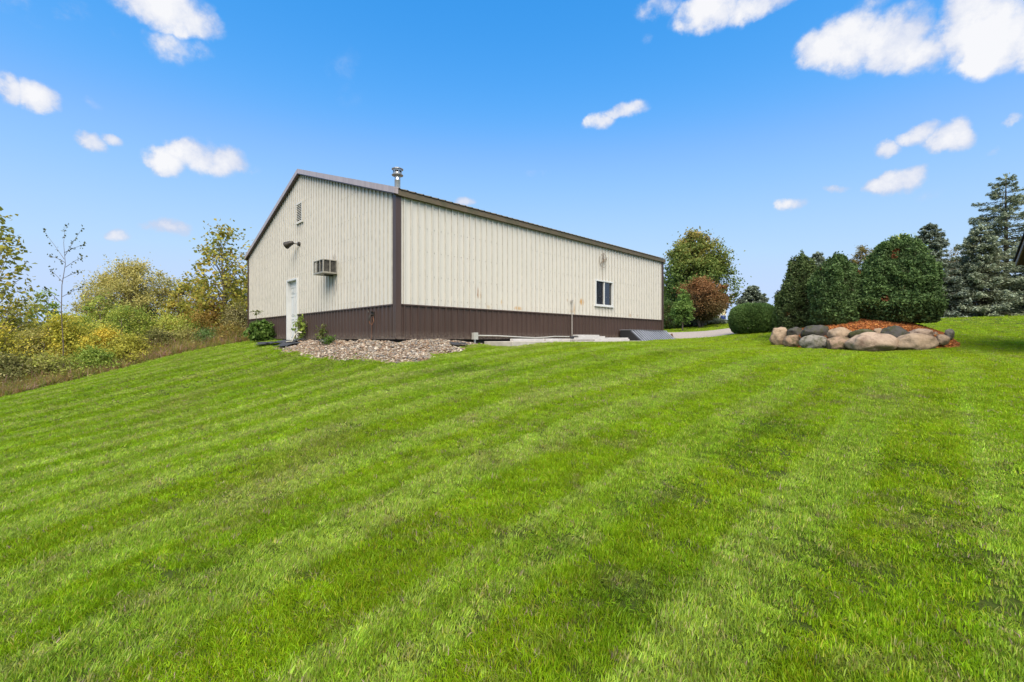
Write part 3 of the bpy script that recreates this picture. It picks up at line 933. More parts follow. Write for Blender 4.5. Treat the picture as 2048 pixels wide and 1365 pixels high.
board('timber', 5.95, 7.15, -.86, -.73, PADZ + .002, PADZ + .05, M['board_grey'], 'short weathered grey plank in front of the pile')
board('timber', 6.35, 9.6, -.70, -.46, PADZ + .064, PADZ + .115, M['board_white'], 'second pale plank from the bottom of the pile')
board('timber', 6.55, 8.1, -.66, -.40, PADZ + .117, PADZ + .165, M['board_white'], 'third pale plank of the pile, under the shortest one', rot=.01)
board('timber', 6.5, 7.75, -.62, -.42, PADZ + .167, PADZ + .21, M['board_white'], 'shortest pale plank on top of the pile', rot=-.015)
A = bempty('pipe_clamp', 6.2, -.55, PADZ + .062, 'cluster of black fittings lying at the end of the plank pile', 'fittings')
m = MB()
for i in range(6): m.tube([(i * .075, rr.uniform(-.05, .05), .04), (i * .075 + .05, rr.uniform(-.05, .05), .075)], .035, 7)
m.build('fitting', M['black_plastic'], A)

# black ribbed plastic cover leaning on the wall at the far end
A = bempty('ribbed_cover', 9.95, -1.05, -.09, 'black ribbed plastic cover with sloping face against the long wall', 'cover')
Lc = 3.15
m = MB()
m.hexa([(.0, 0, 0), (Lc, 0, 0), (Lc, .95, 0), (0, .95, 0), (.0, .50, .42), (Lc - .1, .50, .42), (Lc - .1, .93, .43), (.0, .93, .43)])
m.build('body', simple('black_liner', (.012, .012, .014), .6), A, bevel=.02)
for k in range(15):
    t = .10 + k * .20
    m = MB()
    wv = .02 * math.sin(k * .55)
    m.hexa([(t, -.022, -.0), (t + .105, -.022, -.0), (t + .105, .02, .002), (t, .02, .002), (t - .02, .478, .43 + wv), (t + .085, .478, .43 + wv), (t + .085, .53, .425), (t - .02, .53, .425)])
    m.build('rib', M['grey_plastic'], A, bevel=.008)
m = MB(); m.box(.0, Lc - .08, .46, .98, .431, .452); m.build('flange', M['grey_plastic'], A, bevel=.008)

A = bempty('metal_scrap', 13.85, -.35, h1(*bw(13.85, -.35)), 'small rusty bent bracket at the far bottom corner of the barn', 'scrap')
m = MB(); m.hexa([(0, 0, 0), (.35, 0, 0), (.35, .03, 0), (0, .03, 0), (.02, 0, .24), (.16, 0, .28), (.16, .03, .28), (.02, .03, .24)]); m.hexa([(-.02, .032, 0), (.1, .032, 0), (.1, .22, 0), (-.02, .22, 0), (-.02, .032, .1), (.1, .032, .05), (.1, .22, .07), (-.02, .22, .12)])
m.build('bent_plate', M['rusty'], A)

# door step
p = bw(-.62, 6.35); A = empty('door_step', (p[0], p[1], h1(*p) - .03), BRZ, 'thin pale concrete step in front of the white door', 'step')
m = MB(); m.box(0, .56, 0, 1.5, 0, .085); m.build('slab', M['concrete'], A, bevel=.01)

# ------------------------------------------------------------------ gravel stones, landscape fabric
def gn_instances(o, protos):
    """instances the prototype meshes on the object's points; attributes rot, scl, pick, tint"""
    c = bpy.data.collections.new(o.name + '_kinds')
    for k, me in enumerate(protos):
        c.objects.link(bpy.data.objects.new('%s_kind_%02d' % (o.name, k), me))
    ng = bpy.data.node_groups.new(o.name + '_scatter', 'GeometryNodeTree')
    ng.interface.new_socket('Geometry', in_out='INPUT', socket_type='NodeSocketGeometry')
    ng.interface.new_socket('Geometry', in_out='OUTPUT', socket_type='NodeSocketGeometry')
    N, L = ng.nodes, ng.links
    gi = N.new('NodeGroupInput'); go = N.new('NodeGroupOutput')
    ci = N.new('GeometryNodeCollectionInfo'); ci.inputs['Collection'].default_value = c
    ci.inputs['Separate Children'].default_value = True; ci.inputs['Reset Children'].default_value = True
    iop = N.new('GeometryNodeInstanceOnPoints'); iop.inputs['Pick Instance'].default_value = True
    def attr(nm, ty):
        a = N.new('GeometryNodeInputNamedAttribute'); a.data_type = ty; a.inputs['Name'].default_value = nm; return a.outputs[0]
    e2r = N.new('FunctionNodeEulerToRotation')
    L.new(attr('rot', 'FLOAT_VECTOR'), e2r.inputs[0])
    L.new(gi.outputs[0], iop.inputs['Points']); L.new(ci.outputs[0], iop.inputs['Instance'])
    L.new(attr('pick', 'INT'), iop.inputs['Instance Index']); L.new(e2r.outputs[0], iop.inputs['Rotation'])
    L.new(attr('scl', 'FLOAT_VECTOR'), iop.inputs['Scale'])
    L.new(iop.outputs[0], go.inputs[0])
    md = o.modifiers.new('scatter', 'NODES'); md.node_group = ng


def scatter(name, P, rot, scl, pick, tint, protos, label=None, parent=None):
    me = bpy.data.meshes.new(name)
    n = len(P); me.vertices.add(n); me.vertices.foreach_set('co', np.asarray(P, np.float32).ravel())
    for nm, ty, arr, key in (('rot', 'FLOAT_VECTOR', rot, 'vector'), ('scl', 'FLOAT_VECTOR', scl, 'vector')):
        a = me.attributes.new(nm, ty, 'POINT'); a.data.foreach_set(key, np.asarray(arr, np.float32).ravel())
    a = me.attributes.new('pick', 'INT', 'POINT'); a.data.foreach_set('value', np.asarray(pick, np.int32))
    a = me.attributes.new('tint', 'FLOAT_COLOR', 'POINT'); c = np.ones((n, 4), np.float32); c[:, :3] = tint; a.data.foreach_set('color', c.ravel())
    o = new_obj(name, me, parent); o['kind'] = 'stuff'
    if label: o['label'] = label
    gn_instances(o, protos)
    return o


def tint_mat(name, rough=.85, var=.25, scale=20, trans=0.0, gloss=0.0):
    t = NT(name); a = t.n('ShaderNodeAttribute', attribute_name='tint', attribute_type='INSTANCER')
    b = t.n('ShaderNodeAttribute', attribute_name='col')
    col = a.outputs['Color']
    if trans:
        col = t.mix(1.0, col, b.outputs['Color'], 'MULTIPLY')
        d = t.n('ShaderNodeBsdfDiffuse'); tr = t.n('ShaderNodeBsdfTranslucent'); g = t.n('ShaderNodeBsdfGlossy', Roughness=.45)
        g.inputs[0].default_value = (.8, .85, .8, 1)
        t.lk(col, d.inputs[0]); t.lk(col, tr.inputs[0])
        mx = t.n('ShaderNodeMixShader'); mx.inputs[0].default_value = trans; t.lk(d.outputs[0], mx.inputs[1]); t.lk(tr.outputs[0], mx.inputs[2])
        m2 = t.n('ShaderNodeMixShader'); m2.inputs[0].default_value = gloss; t.lk(mx.outputs[0], m2.inputs[1]); t.lk(g.outputs[0], m2.inputs[2])
        t.lk(m2.outputs[0], t.out.inputs[0])
    else:
        n = t.noise(t.obj(), scale, 4).outputs['Fac']
        col = t.mix(t.math('MULTIPLY', n, var * 2), col, (.08, .07, .06))
        t.bsdf(col, rough, 0, None, .3)
    return t.m


def stone_protos(mat, k=5):
    out = []
    for i in range(k):
        bm = bmesh.new(); bmesh.ops.create_icosphere(bm, subdivisions=1, radius=1)
        off = Vector((i * 7.1, 3, 1))
        for v in bm.verts:
            f = 1 + .45 * mnoise.noise(v.co * 1.1 + off); v.co *= f; v.co.z *= .6
        me = bpy.data.meshes.new('stone_kind'); bm.to_mesh(me); bm.free(); me.materials.append(mat)
        out.append(me)
    return out


def build_gravel():
    n = 26000
    lo, hi = GRAVEL.min(0), GRAVEL.max(0)
    q = lo + rng.random((n, 2)) * (hi - lo)
    d = poly_dist(GRAVEL, q[:, 0], q[:, 1]) + (vnoise(q[:, 0], q[:, 1], 2.2, 5) - .5) * .35
    dens = .35 + .65 * (vnoise(q[:, 0], q[:, 1], 1.1, 6) > .38) * np.clip(1.3 - np.maximum(0, q[:, 1] - 3) * .3, .3, 1)
    keep = (d > -.12) & (rng.random(n) < dens) & ~((q[:, 0] > 0) & (q[:, 1] > 0))
    q = q[keep]; n = len(q)
    w = C0 + q[:, :1] * U + q[:, 1:] * Vv
    s = rng.lognormal(math.log(.021), .35, n); s = np.clip(s, .01, .06)
    z = hgt(w[:, 0], w[:, 1]) + .045 * np.clip(d[keep] / .2, -.3, 1) + .05 * (vnoise(w[:, 0], w[:, 1], 3.1, 8) - .5) + s * .2
    P = np.column_stack([w, z])
    rot = rng.random((n, 3)) * np.array([.6, .6, 6.28])
    pal = np.array([(.37, .28, .195), (.47, .38, .28), (.22, .15, .10), (.30, .19, .12), (.17, .155, .14), (.56, .49, .40), (.28, .24, .20)])
    tint = pal[rng.integers(0, len(pal), n)] * rng.uniform(.75, 1.15, (n, 1))
    scatter('gravel', P, rot, np.repeat(s[:, None], 3, 1) * rng.uniform(.8, 1.25, (n, 3)), rng.integers(0, 5, n), tint, stone_protos(tint_mat('gravel_stone')), 'loose gravel in mixed tan and grey stones at the barn corner')


build_gravel()


def cloth(name, u, v, L, W, rot, label, seed, lift=.06):
    p = bw(u, v); nx, ny = 18, 12
    V = []
    for j in range(ny):
        for i in range(nx):
            a = (i / (nx - 1) - .5) * L * (1 + .12 * math.sin(j * .9 + seed)); b = (j / (ny - 1) - .5) * W * (1 + .22 * math.sin(i * .7 + seed))
            x = p[0] + a * math.cos(rot) - b * math.sin(rot); y = p[1] + a * math.sin(rot) + b * math.cos(rot)
            V.append((x, y, h1(x, y) + .085 + lift * abs(math.sin(a * 4.1 + b * 3 + seed) * math.cos(b * 6 + seed)) + .02 * mnoise.noise((x * 5, y * 5, seed))))
    i = np.arange(nx * ny).reshape(ny, nx)
    Fq = np.stack([i[:-1, :-1].ravel(), i[:-1, 1:].ravel(), i[1:, 1:].ravel(), i[1:, :-1].ravel()], 1)
    o = new_obj(name, np_mesh(name, np.array(V) - np.array([p[0], p[1], 0]), Fq, M['fabric'], smooth=True)); o.location = (p[0], p[1], 0)
    md = o.modifiers.new('thick', 'SOLIDIFY'); md.thickness = .006
    return tag(o, label, 'ground fabric', 'black ground fabric showing through the gravel')


cloth('fabric_sheet', -.75, 5.75, 1.5, .55, BRZ + 1.75, 'crumpled black ground fabric in front of the door step', 1)
cloth('fabric_sheet', -1.1, 6.6, .75, .42, BRZ + 1.3, 'flat end of black fabric lying on the grass left of the gravel', 2.2, .03)
cloth('fabric_sheet', -.95, 4.7, .9, .5, BRZ + 1.6, 'black fabric showing in the gravel below the pale bent pipe', 3.1, .03)
cloth('fabric_sheet', -.35, 3.5, .7, .28, BRZ + 1.5, 'scrap of black fabric close under the gable wainscot', 4.0, .03)
cloth('fabric_sheet', 1.35, -.75, .5, .22, BRZ, 'small dark fabric scrap in the gravel below the long wall', 5.0, .02)
p = bw(-.55, 5.15); A = empty('bent_pipe', (p[0], p[1], h1(*p) + .04), BRZ, 'bent pale plastic pipe sticking up beside weeds', 'pipe')
m = MB(); m.tube([(-.25, .2, .02), (-.12, .05, .04), (-.05, .02, .24), (0, -.1, .33), (.02, -.32, .31)], .022, 7); m.build('tube', simple('pale_pipe', (.62, .58, .45), .5), A, True)

# ------------------------------------------------------------------ lawn grass
def tuft_protos(k=7, blades=16, mat=None, spread=.05, h=(.05, .085), w=.0042, bend=.5):
    out = []
    for i in range(k):
        r = np.random.default_rng(100 + i); V = []; Fq = []; Ft = []; cols = []
        for b in range(blades):
            a = r.random() * 6.283; rad = spread * math.sqrt(r.random()); bx, by = rad * math.cos(a), rad * math.sin(a)
            hh = r.uniform(*h); ln = r.normal(0, bend) * hh; la = r.random() * 6.283
            wd = w * r.uniform(.7, 1.3); wa = r.random() * 3.14
            wx, wy = wd * math.cos(wa), wd * math.sin(wa)
            o = len(V)
            for (tz, tw, tl) in ((0, 1, 0), (.55, .85, .3), (1, 0, 1)):
                cx, cy = bx + ln * tl * math.cos(la), by + ln * tl * math.sin(la); cz = hh * tz * (1 - .18 * tl * abs(ln) / hh)
                g = r.uniform(.94, 1.06)
                if tw: V += [(cx - wx * tw, cy - wy * tw, cz), (cx + wx * tw, cy + wy * tw, cz)]; cols += [(g, g, g)] * 2
                else: V.append((cx, cy, cz)); cols.append((g, g, g))
            j = r.random(); base = np.array((1, 1, 1)) * r.uniform(.75, 1.25)
            if j < .13: base = np.array((1.75, 1.1, 3.5)) * r.uniform(.6, 1.1)      # straw blade
            elif j < .35: base = base * np.array((1.25, 1.08, .8))
            for q in range(o, len(V)): cols[q] = tuple(np.array(cols[q]) * base)
            Fq.append((o, o + 1, o + 3, o + 2)); Ft.append((o + 2, o + 3, o + 4))
        out.append(np_mesh('grass_kind', np.array(V), [np.array(Fq), np.array(Ft)], mat, np.array(cols)))
    return out


def build_grass():
    mat = tint_mat('grass_blade', trans=.42, gloss=.012)
    bands = [(0.3, 2.6, 2400, 1.0, 1.0), (2.6, 4.2, 1700, 1.0, 1.2), (4.2, 7, 1150, 1.02, 1.45), (7, 12, 750, 1.05, 1.9), (12, 20, 380, 1.08, 2.5), (20, 30, 110, 1.2, 4.2), (30, 50, 22, 1.4, 8.0)]
    XY = []; S = []; W_ = []
    half = R(66)
    for r0, r1, den, sc, wd in bands:
        n = int(half * (r1 * r1 - r0 * r0) * den)
        rad = np.sqrt(r0 * r0 + rng.random(n) * (r1 * r1 - r0 * r0)); a = (rng.random(n) * 2 - 1) * half
        XY.append(np.column_stack([rad * np.sin(a), rad * np.cos(a)])); S.append(np.full(n, sc)); W_.append(np.full(n, wd))
    XY = np.concatenate(XY); S = np.concatenate(S); W_ = np.concatenate(W_); x, y = XY.T
    u, v = bl(x, y)
    wdist = wild_dist(x, y) + (vnoise(x, y, 1.5, 9) - .5) * .8
    keep = wdist < .1
    keep &= ~((u > -.12) & (u < LEN + .1) & (v > -.12) & (v < WID))
    keep &= ~((u > 2.62) & (u < 10.4) & (v > -1.36) & (v < 0))
    keep &= ~((u > 9.9) & (u < 13.2) & (v > -1.1) & (v < 0))
    gd = poly_dist(GRAVEL, u, v) + (vnoise(u, v, 2.2, 5) - .5) * .35
    keep &= (gd < -.02) | ((gd < .25) & (rng.random(len(x)) < .10)) | ((rng.random(len(x)) < .02))
    keep &= poly_dist(DRIVE, x, y) < -.1 + (vnoise(x, y, 1, 2) - .5) * .4
    keep &= bed_r(x, y) > 1.0
    keep &= ~((u > -.62) & (u < 0) & (v > 6.3) & (v < 7.9))
    x, y, S, W_ = x[keep], y[keep], S[keep], W_[keep]; n = len(x)
    st = stripe(x, y)
    al, ac = x * U[0] + y * U[1], x * U[1] - y * U[0]            # along and across the mower's path
    patchy = .6 * vnoise(al * .35, ac, .9, 11) + .4 * vnoise(x, y, .55, 14)
    fine = .6 * vnoise(al * .3, ac, 3.4, 12) + .4 * vnoise(x, y, 2.4, 17); clump = vnoise(x, y, 7.0, 13)
    dark_track = np.exp(-((x * U[1] - y * U[0] - .35 + .2 * np.sin(y)) / .28) ** 2) + .8 * np.exp(-((x * U[1] - y * U[0] - 1.3 + .2 * np.sin(y * 1.3)) / .22) ** 2)
    spots = np.zeros(n)
    for sx_, sy_, sr_ in ((1.65, 2.37, .30), (2.58, 2.8, .28), (.48, 2.13, .22), (2.2, 2.35, .26), (2.6, 4.5, .4), (1.3, 2.0, .25), (3.1, 3.4, .3), (1.2, 3.2, .25), (2.0, 3.6, .3), (.2, 2.6, .2), (3.4, 2.6, .25)):
        spots = np.maximum(spots, np.exp(-(((x - sx_) / sr_) ** 2 + ((y - sy_) / (sr_ * 1.2)) ** 2)))
    spots *= .35 + .9 * vnoise(x, y, 9, 31)
    thin = np.clip(1 - .4 * (fine < .18) - .45 * (vnoise(x, y, 10, 46) < .30) - .25 * dark_track * (clump > .45) * (y < 5) - .55 * spots, .25, 1)
    k2 = rng.random(n) < thin
    x, y, S, W_, st, patchy, fine, clump, spots = [q[k2] for q in (x, y, S, W_, st, patchy, fine, clump, spots)]; n = len(x)
    z = hgt(x, y) - .004
    lean = .18 * st + .04
    ang = math.atan2(U[1], U[0])
    # lean the blades along the mower's path: rotate about the horizontal axis across it
    ax, ay = -math.sin(ang), math.cos(ang)
    spin = rng.random(n) * 6.283
    tilt = lean + rng.normal(0, .26, n) + spots * rng.normal(0, .9, n)
    cx, cy = np.cos(tilt), np.sin(tilt)
    # euler XYZ of (tilt about axis (ax,ay,0)) * spin about z
    K = np.zeros((n, 3, 3)); K[:, 0, 2] = ay; K[:, 1, 2] = -ax; K[:, 2, 0] = -ay; K[:, 2, 1] = ax
    Rt = np.eye(3)[None] + np.sin(tilt)[:, None, None] * K + (1 - np.cos(tilt))[:, None, None] * (K @ K)
    Rz = np.zeros((n, 3, 3)); Rz[:, 0, 0] = np.cos(spin); Rz[:, 0, 1] = -np.sin(spin); Rz[:, 1, 0] = np.sin(spin); Rz[:, 1, 1] = np.cos(spin); Rz[:, 2, 2] = 1
    Q = Rt @ Rz
    rot = np.column_stack([np.arctan2(Q[:, 2, 1], Q[:, 2, 2]), np.arcsin(np.clip(-Q[:, 2, 0], -1, 1)), np.arctan2(Q[:, 1, 0], Q[:, 0, 0])])
    g0 = np.array([.158, .325, .007]); g1 = np.array([.335, .490, .011]); dry = np.array([.30, .28, .10]); deep = np.array([.075, .165, .010]); pale = np.array([.325, .440, .068])
    t = np.clip(.42 - .20 * st + .20 * (patchy - .5) + .25 * (fine - .5) + .032 * np.clip(x - 1, -4, 8), 0, 1)[:, None]
    tint = g0 * (1 - t) + g1 * t
    pl = np.clip((.66 * st + .20 + .45 * (fine - .5) + .15 * (vnoise(x, y, .9, 42) - .5)), 0, .85)[:, None] * np.clip((9 - x) / 9, .25, 1)[:, None]; tint = tint * (1 - pl) + pale * pl  # sheen of the leaning blades is painted into the stripe tint
    dk = np.clip((.30 - patchy) * 1.5 + (.30 - fine) * .8 - .5 * np.minimum(0, st + .55) + .7 * spots, 0, .8)[:, None]; tint = tint * (1 - dk) + deep * dk
    # pale rows of dried clippings left between some passes
    row = np.clip((np.sin((x * U[1] - y * U[0]) * 2 * math.pi / 2.3 + .8) - .86) * 6, 0, 1) * np.clip((vnoise(x * U[0] + y * U[1], x * U[1] - y * U[0], .35, 15) - .35) * 3, 0, 1) * np.clip((1.5 - x) / 5, 0, 1)
    dr = np.clip(row * .12 + .8 * (rng.random(n) < .05 + .10 * np.clip((vnoise(x, y, 1.8, 19) - .6) * 4, 0, 1)) + .30 * np.clip((vnoise(x, y, .9, 16) - .74) * 4, 0, 1) + .5 * np.clip((vnoise(x, y, 5.5, 18) - .78) * 5, 0, 1), 0, .85)[:, None]
    tint = tint * (1 - dr) + dry * dr
    tint *= rng.uniform(.72, 1.24, (n, 1)) * (.82 + .36 * vnoise(x, y, 9.5, 44))[:, None] * (.92 + .16 * vnoise(x, y, 3.3, 45))[:, None] * (1 + .12 * np.clip(st, -1, 1))[:, None]  # last factor paints the brighter and dimmer lean of the stripes
    hs = S * rng.uniform(.65, 1.3, n) * (.70 + .60 * clump) * (1 + .15 * (gd_near(x, y)))
    scl = np.column_stack([S * W_ ** .55, S * W_ ** .55, hs])
    scatter('grass', np.column_stack([x, y, z]), rot, scl, rng.integers(0, 8, n), tint, tuft_protos(8, 28, mat, .045, (.017, .036), .0019, .65), 'mown green lawn grass with mower stripes')
    # longer stray tufts, near the eye
    return n


def gd_near(x, y):
    u, v = bl(x, y); d = -poly_dist(GRAVEL, u, v)
    return np.exp(-np.clip(d, 0, 9) / .4)


print('grass tufts', build_grass())

# ------------------------------------------------------------------ plants
def leaf_quads(P, A, N, L, W, fold=.18):
    """P centres, A long axes, N normals -> verts, faces"""
    A = A / np.linalg.norm(A, axis=1, keepdims=True)
    Bv = np.cross(N, A); Bv /= np.linalg.norm(Bv, axis=1, keepdims=True) + 1e-9
    Nn = np.cross(A, Bv)
    L = np.asarray(L).reshape(-1, 1); W = np.asarray(W).reshape(-1, 1)
    v0 = P - A * L * .5; v2 = P + A * L * .5
    mid = P - A * L * .08 + Nn * W * fold
    v1 = mid - Bv * W * .5; v3 = mid + Bv * W * .5
    V = np.stack([v0, v1, v2, v3], 1).reshape(-1, 3)
    Fq = np.arange(len(P) * 4).reshape(-1, 4)
    return V, Fq


def rand_dirs(r, n):
    d = r.normal(size=(n, 3)); return d / np.linalg.norm(d, axis=1, keepdims=True)


def pal_pick(r, pal, key, jit=.18):
    """key 0..1 -> colour between neighbouring palette entries, with jitter"""
    pal = np.array(pal, float); k = np.clip(key, 0, .9999) * (len(pal) - 1); i = k.astype(int); f = (k - i)[:, None]
    c = pal[i] * (1 - f) + pal[np.minimum(i + 1, len(pal) - 1)] * f
    return c * r.uniform(1 - jit, 1 + jit, (len(c), 1))


def make_tree(name, label, cat, group, base, H, crown, pal, seed, crown_base=.25, nclus=140, lpc=70, clus=.35, leaf=(.10, .08), trunk_r=.10, bark='bark', keyfun=None, limb=.6,
              shell=.45, gap=.0, jit=.18, stems=1, droop=.0, lobes=.25, leafvar=.3, twigs=0):
    """crown: function of t (0 bottom..1 top of crown) -> radius in metres"""
    r = np.random.default_rng(seed); rr = random.Random(seed)
    root = empty(name, base, 0, label, cat, group)
    z0 = H * crown_base
    # clusters
    C = []
    ph = r.random(4) * 6.28
    tries = 0
    rmax = max(crown(t) for t in np.linspace(0, 1, 21))
    while len(C) < nclus and tries < nclus * 30:
        tries += 1
        t = r.random(); rad = crown(t)
        if r.random() > (rad / rmax) ** 1.2 + .04: continue
        a = r.random() * 6.283
        rad *= 1 + lobes * math.sin(3 * a + ph[0] + 4 * t) * .5 + lobes * math.sin(5 * a + ph[1] - 7 * t) * .4
        q = r.random() ** shell
        c = np.array([rad * q * math.cos(a), rad * q * math.sin(a), z0 + t * (H - z0)])
        if gap and mnoise.noise(Vector(c * (1.6 / max(rmax, .5))) + Vector((seed, 0, 0))) < -1 + gap * 1.6 - .35: continue
        C.append(c)
    C = np.array(C)
    # trunk and limbs
    mb = MB()
    topz = z0 + (H - z0) * .8
    paths = []
    for s in range(stems):
        a = 6.283 * s / stems + rr.random(); off = 0 if stems == 1 else .12
        lean = (0 if stems == 1 else rmax * .35)
        pts = []
        for i in range(8):
            q = i / 7
            pts.append(Vector((off * math.cos(a) + lean * q * math.cos(a) + .05 * H * .2 * math.sin(q * 5 + seed), off * math.sin(a) + lean * q * math.sin(a) + .05 * H * .2 * math.sin(q * 4 + 2 * seed), -.12 + (topz + .12) * q)))
        rads = [trunk_r / math.sqrt(stems) * (1.25 if i == 0 else 1) * (1 - .9 * i / 7) + .006 for i in range(8)]
        mb.tube(pts, rads, 8); paths.append((pts, rads))
    mb.build('trunk', M[bark], root, True)
    mb = MB()
    nb = int(len(C) * limb)
    for k in range(nb):
        c = Vector(C[k]); pts, rads = paths[k % stems]
        dist = math.hypot(c.x, c.y); zb = max(z0 * .75, c.z - dist * rr.uniform(.5, 1.0) - .1 * H * rr.random())
        q = min(.97, max(.05, (zb + .12) / (topz + .12))); i = min(6, int(q * 7)); f = q * 7 - i
        b = pts[i].lerp(pts[i + 1], f); br = (rads[i] * (1 - f) + rads[i + 1] * f)
        mid = b.lerp(c, .5) + Vector((rr.uniform(-.1, .1), rr.uniform(-.1, .1), rr.uniform(.0, .16))) * dist
        r0 = min(br * .6, .012 + dist * .012)
        mb.tube([b, b.lerp(mid, .6) , mid, mid.lerp(c, .6), c], [r0, r0 * .85, r0 * .65, r0 * .45, .004], 5, False)
        for w in range(twigs):
            e = c + Vector(rand_dirs(r, 1)[0]) * clus * 1.2
            mb.tube([mid.lerp(c, .7), e], [r0 * .35, .003], 3, False)
    if nb: mb.build('limbs', M[bark], root, True)
    # leaves
    n = len(C) * lpc
    ci = np.repeat(np.arange(len(C)), lpc)
    cs = clus * r.uniform(.6, 1.35, len(C))
    off = r.normal(size=(n, 3)); off *= (np.abs(r.normal(size=(n, 1))) ** .3) * .55; off[:, 2] *= .75
    P = C[ci] + off * cs[ci][:, None]
    P[:, 2] -= droop * np.hypot(off[:, 0], off[:, 1]) * cs[ci]
    P[:, 2] = np.maximum(P[:, 2], .05)
    out = P - np.array([0, 0, z0 + (H - z0) * .35]); out /= np.linalg.norm(out, axis=1, keepdims=True) + 1e-6
    A = rand_dirs(r, n) + out * .5 + np.array([0, 0, -.25 - droop])
    Nn = rand_dirs(r, n) * .9 + np.array([0, 0, .7]) + out * .5
    sz = r.uniform(1 - leafvar, 1 + leafvar, n)
    V, Fq = leaf_quads(P, A, Nn, leaf[0] * sz, leaf[1] * sz)
    key = r.random(len(C))[ci] * .6 + r.random(n) * .4
    if keyfun: key = keyfun(key, (P[:, 2] - z0) / (H - z0), P, r)
    cols = pal_pick(r, pal, key, jit)
    new_obj('crown', np_mesh('crown', V, Fq, M['leaf'], np.repeat(cols, 4, 0)), root)
    return root


def make_spruce(name, label, base, H, rad, pal, seed, group='conifers beyond the lawn', open_=0.0, trunk_show=0.0, cat='spruce tree', density=1.0, dead=0.15, spray=.17):
    r = np.random.default_rng(seed); rr = random.Random(seed)
    root = empty(name, base, 0, label, cat, group)
    mb = MB(); mb.tube([(0, 0, -.1), (0.02, 0, H * .4), (.0, .02, H * .8), (0, 0, H * .985)], [H * .020, H * .014, H * .006, .008], 7); mb.build('trunk', M['bark'], root, True)
    mb = MB(); PP = []; AA = []; NN = []; KK = []; LL = []
    z = H * (.02 + trunk_show)
    while z < H * .985:
        t = z / H
        nb = int(rr.uniform(9, 13) * (1 - .35 * t))
        for k in range(nb):
            if rr.random() < open_ * .7: continue
            a = rr.random() * 6.283
            L = rad * (1 - t) ** .70 * rr.uniform(.72, 1.12) + .10 + .02 * H * t
            if open_: L *= rr.uniform(.65, 1.15)
            dz0 = .30 * (t - .35); zj = z + rr.uniform(-.06, .06) * H * .1
            da = np.array([math.cos(a), math.sin(a)])
            ns = max(4, int(L / .13))
            pts = []
            for i in range(7):
                s = i / 6; pts.append(Vector((da[0] * L * s, da[1] * L * s, zj + L * (dz0 * s - .22 * s * s + .16 * s ** 4))))
            mb.tube(pts, [max(.004, .011 * L * (1 - .85 * i / 6)) for i in range(7)], 4, False)
            # sprays: along the branch, with side shoots that shorten to the tip
            m_ = int(density * ns * 15)
            s = np.sqrt(r.random(m_)) * .97 + .03
            side = r.normal(0, 1, m_) * .30 * L * (1.05 - s) * .8 + r.normal(0, .045, m_)
            px = da[0] * L * s - da[1] * side; py = da[1] * L * s + da[0] * side
            pz = zj + L * (dz0 * s - .22 * s * s + .16 * s ** 4) - np.abs(side) * .35 + r.normal(0, .035 + .018 * L, m_) - .03 * L
            PP.append(np.column_stack([px, py, pz]))
            sg = np.sign(side)
            A = np.column_stack([da[0] * .9 - da[1] * sg * .7 + r.normal(0, .35, m_), da[1] * .9 + da[0] * sg * .7 + r.normal(0, .35, m_), r.normal(-.12, .35, m_)])
            AA.append(A); NN.append(np.column_stack([r.normal(0, .55, m_), r.normal(0, .55, m_), np.ones(m_)]))
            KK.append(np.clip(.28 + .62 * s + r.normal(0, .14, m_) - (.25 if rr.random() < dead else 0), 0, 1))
            LL.append(spray * r.uniform(.6, 1.3, m_))
        z += H * .027 * rr.uniform(.7, 1.3) + .03
    # leader tuft
    m_ = 60; PP.append(np.column_stack([r.normal(0, .05, m_), r.normal(0, .05, m_), H * (.95 + .06 * r.random(m_))])); AA.append(np.column_stack([r.normal(0, .4, m_), r.normal(0, .4, m_), np.ones(m_)])); NN.append(rand_dirs(r, m_)); KK.append(r.uniform(.5, 1, m_)); LL.append(np.full(m_, .16))
    mb.build('branches', M['bark'], root, True)
    P = np.concatenate(PP); A = np.concatenate(AA); Nn = np.concatenate(NN); key = np.concatenate(KK); L = np.concatenate(LL)
    P[:, 2] = np.maximum(P[:, 2], .03)
    V, Fq = leaf_quads(P, A, Nn, L, L * .40, .3)
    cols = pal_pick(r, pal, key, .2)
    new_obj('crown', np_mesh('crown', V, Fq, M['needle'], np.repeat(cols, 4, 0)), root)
    return root


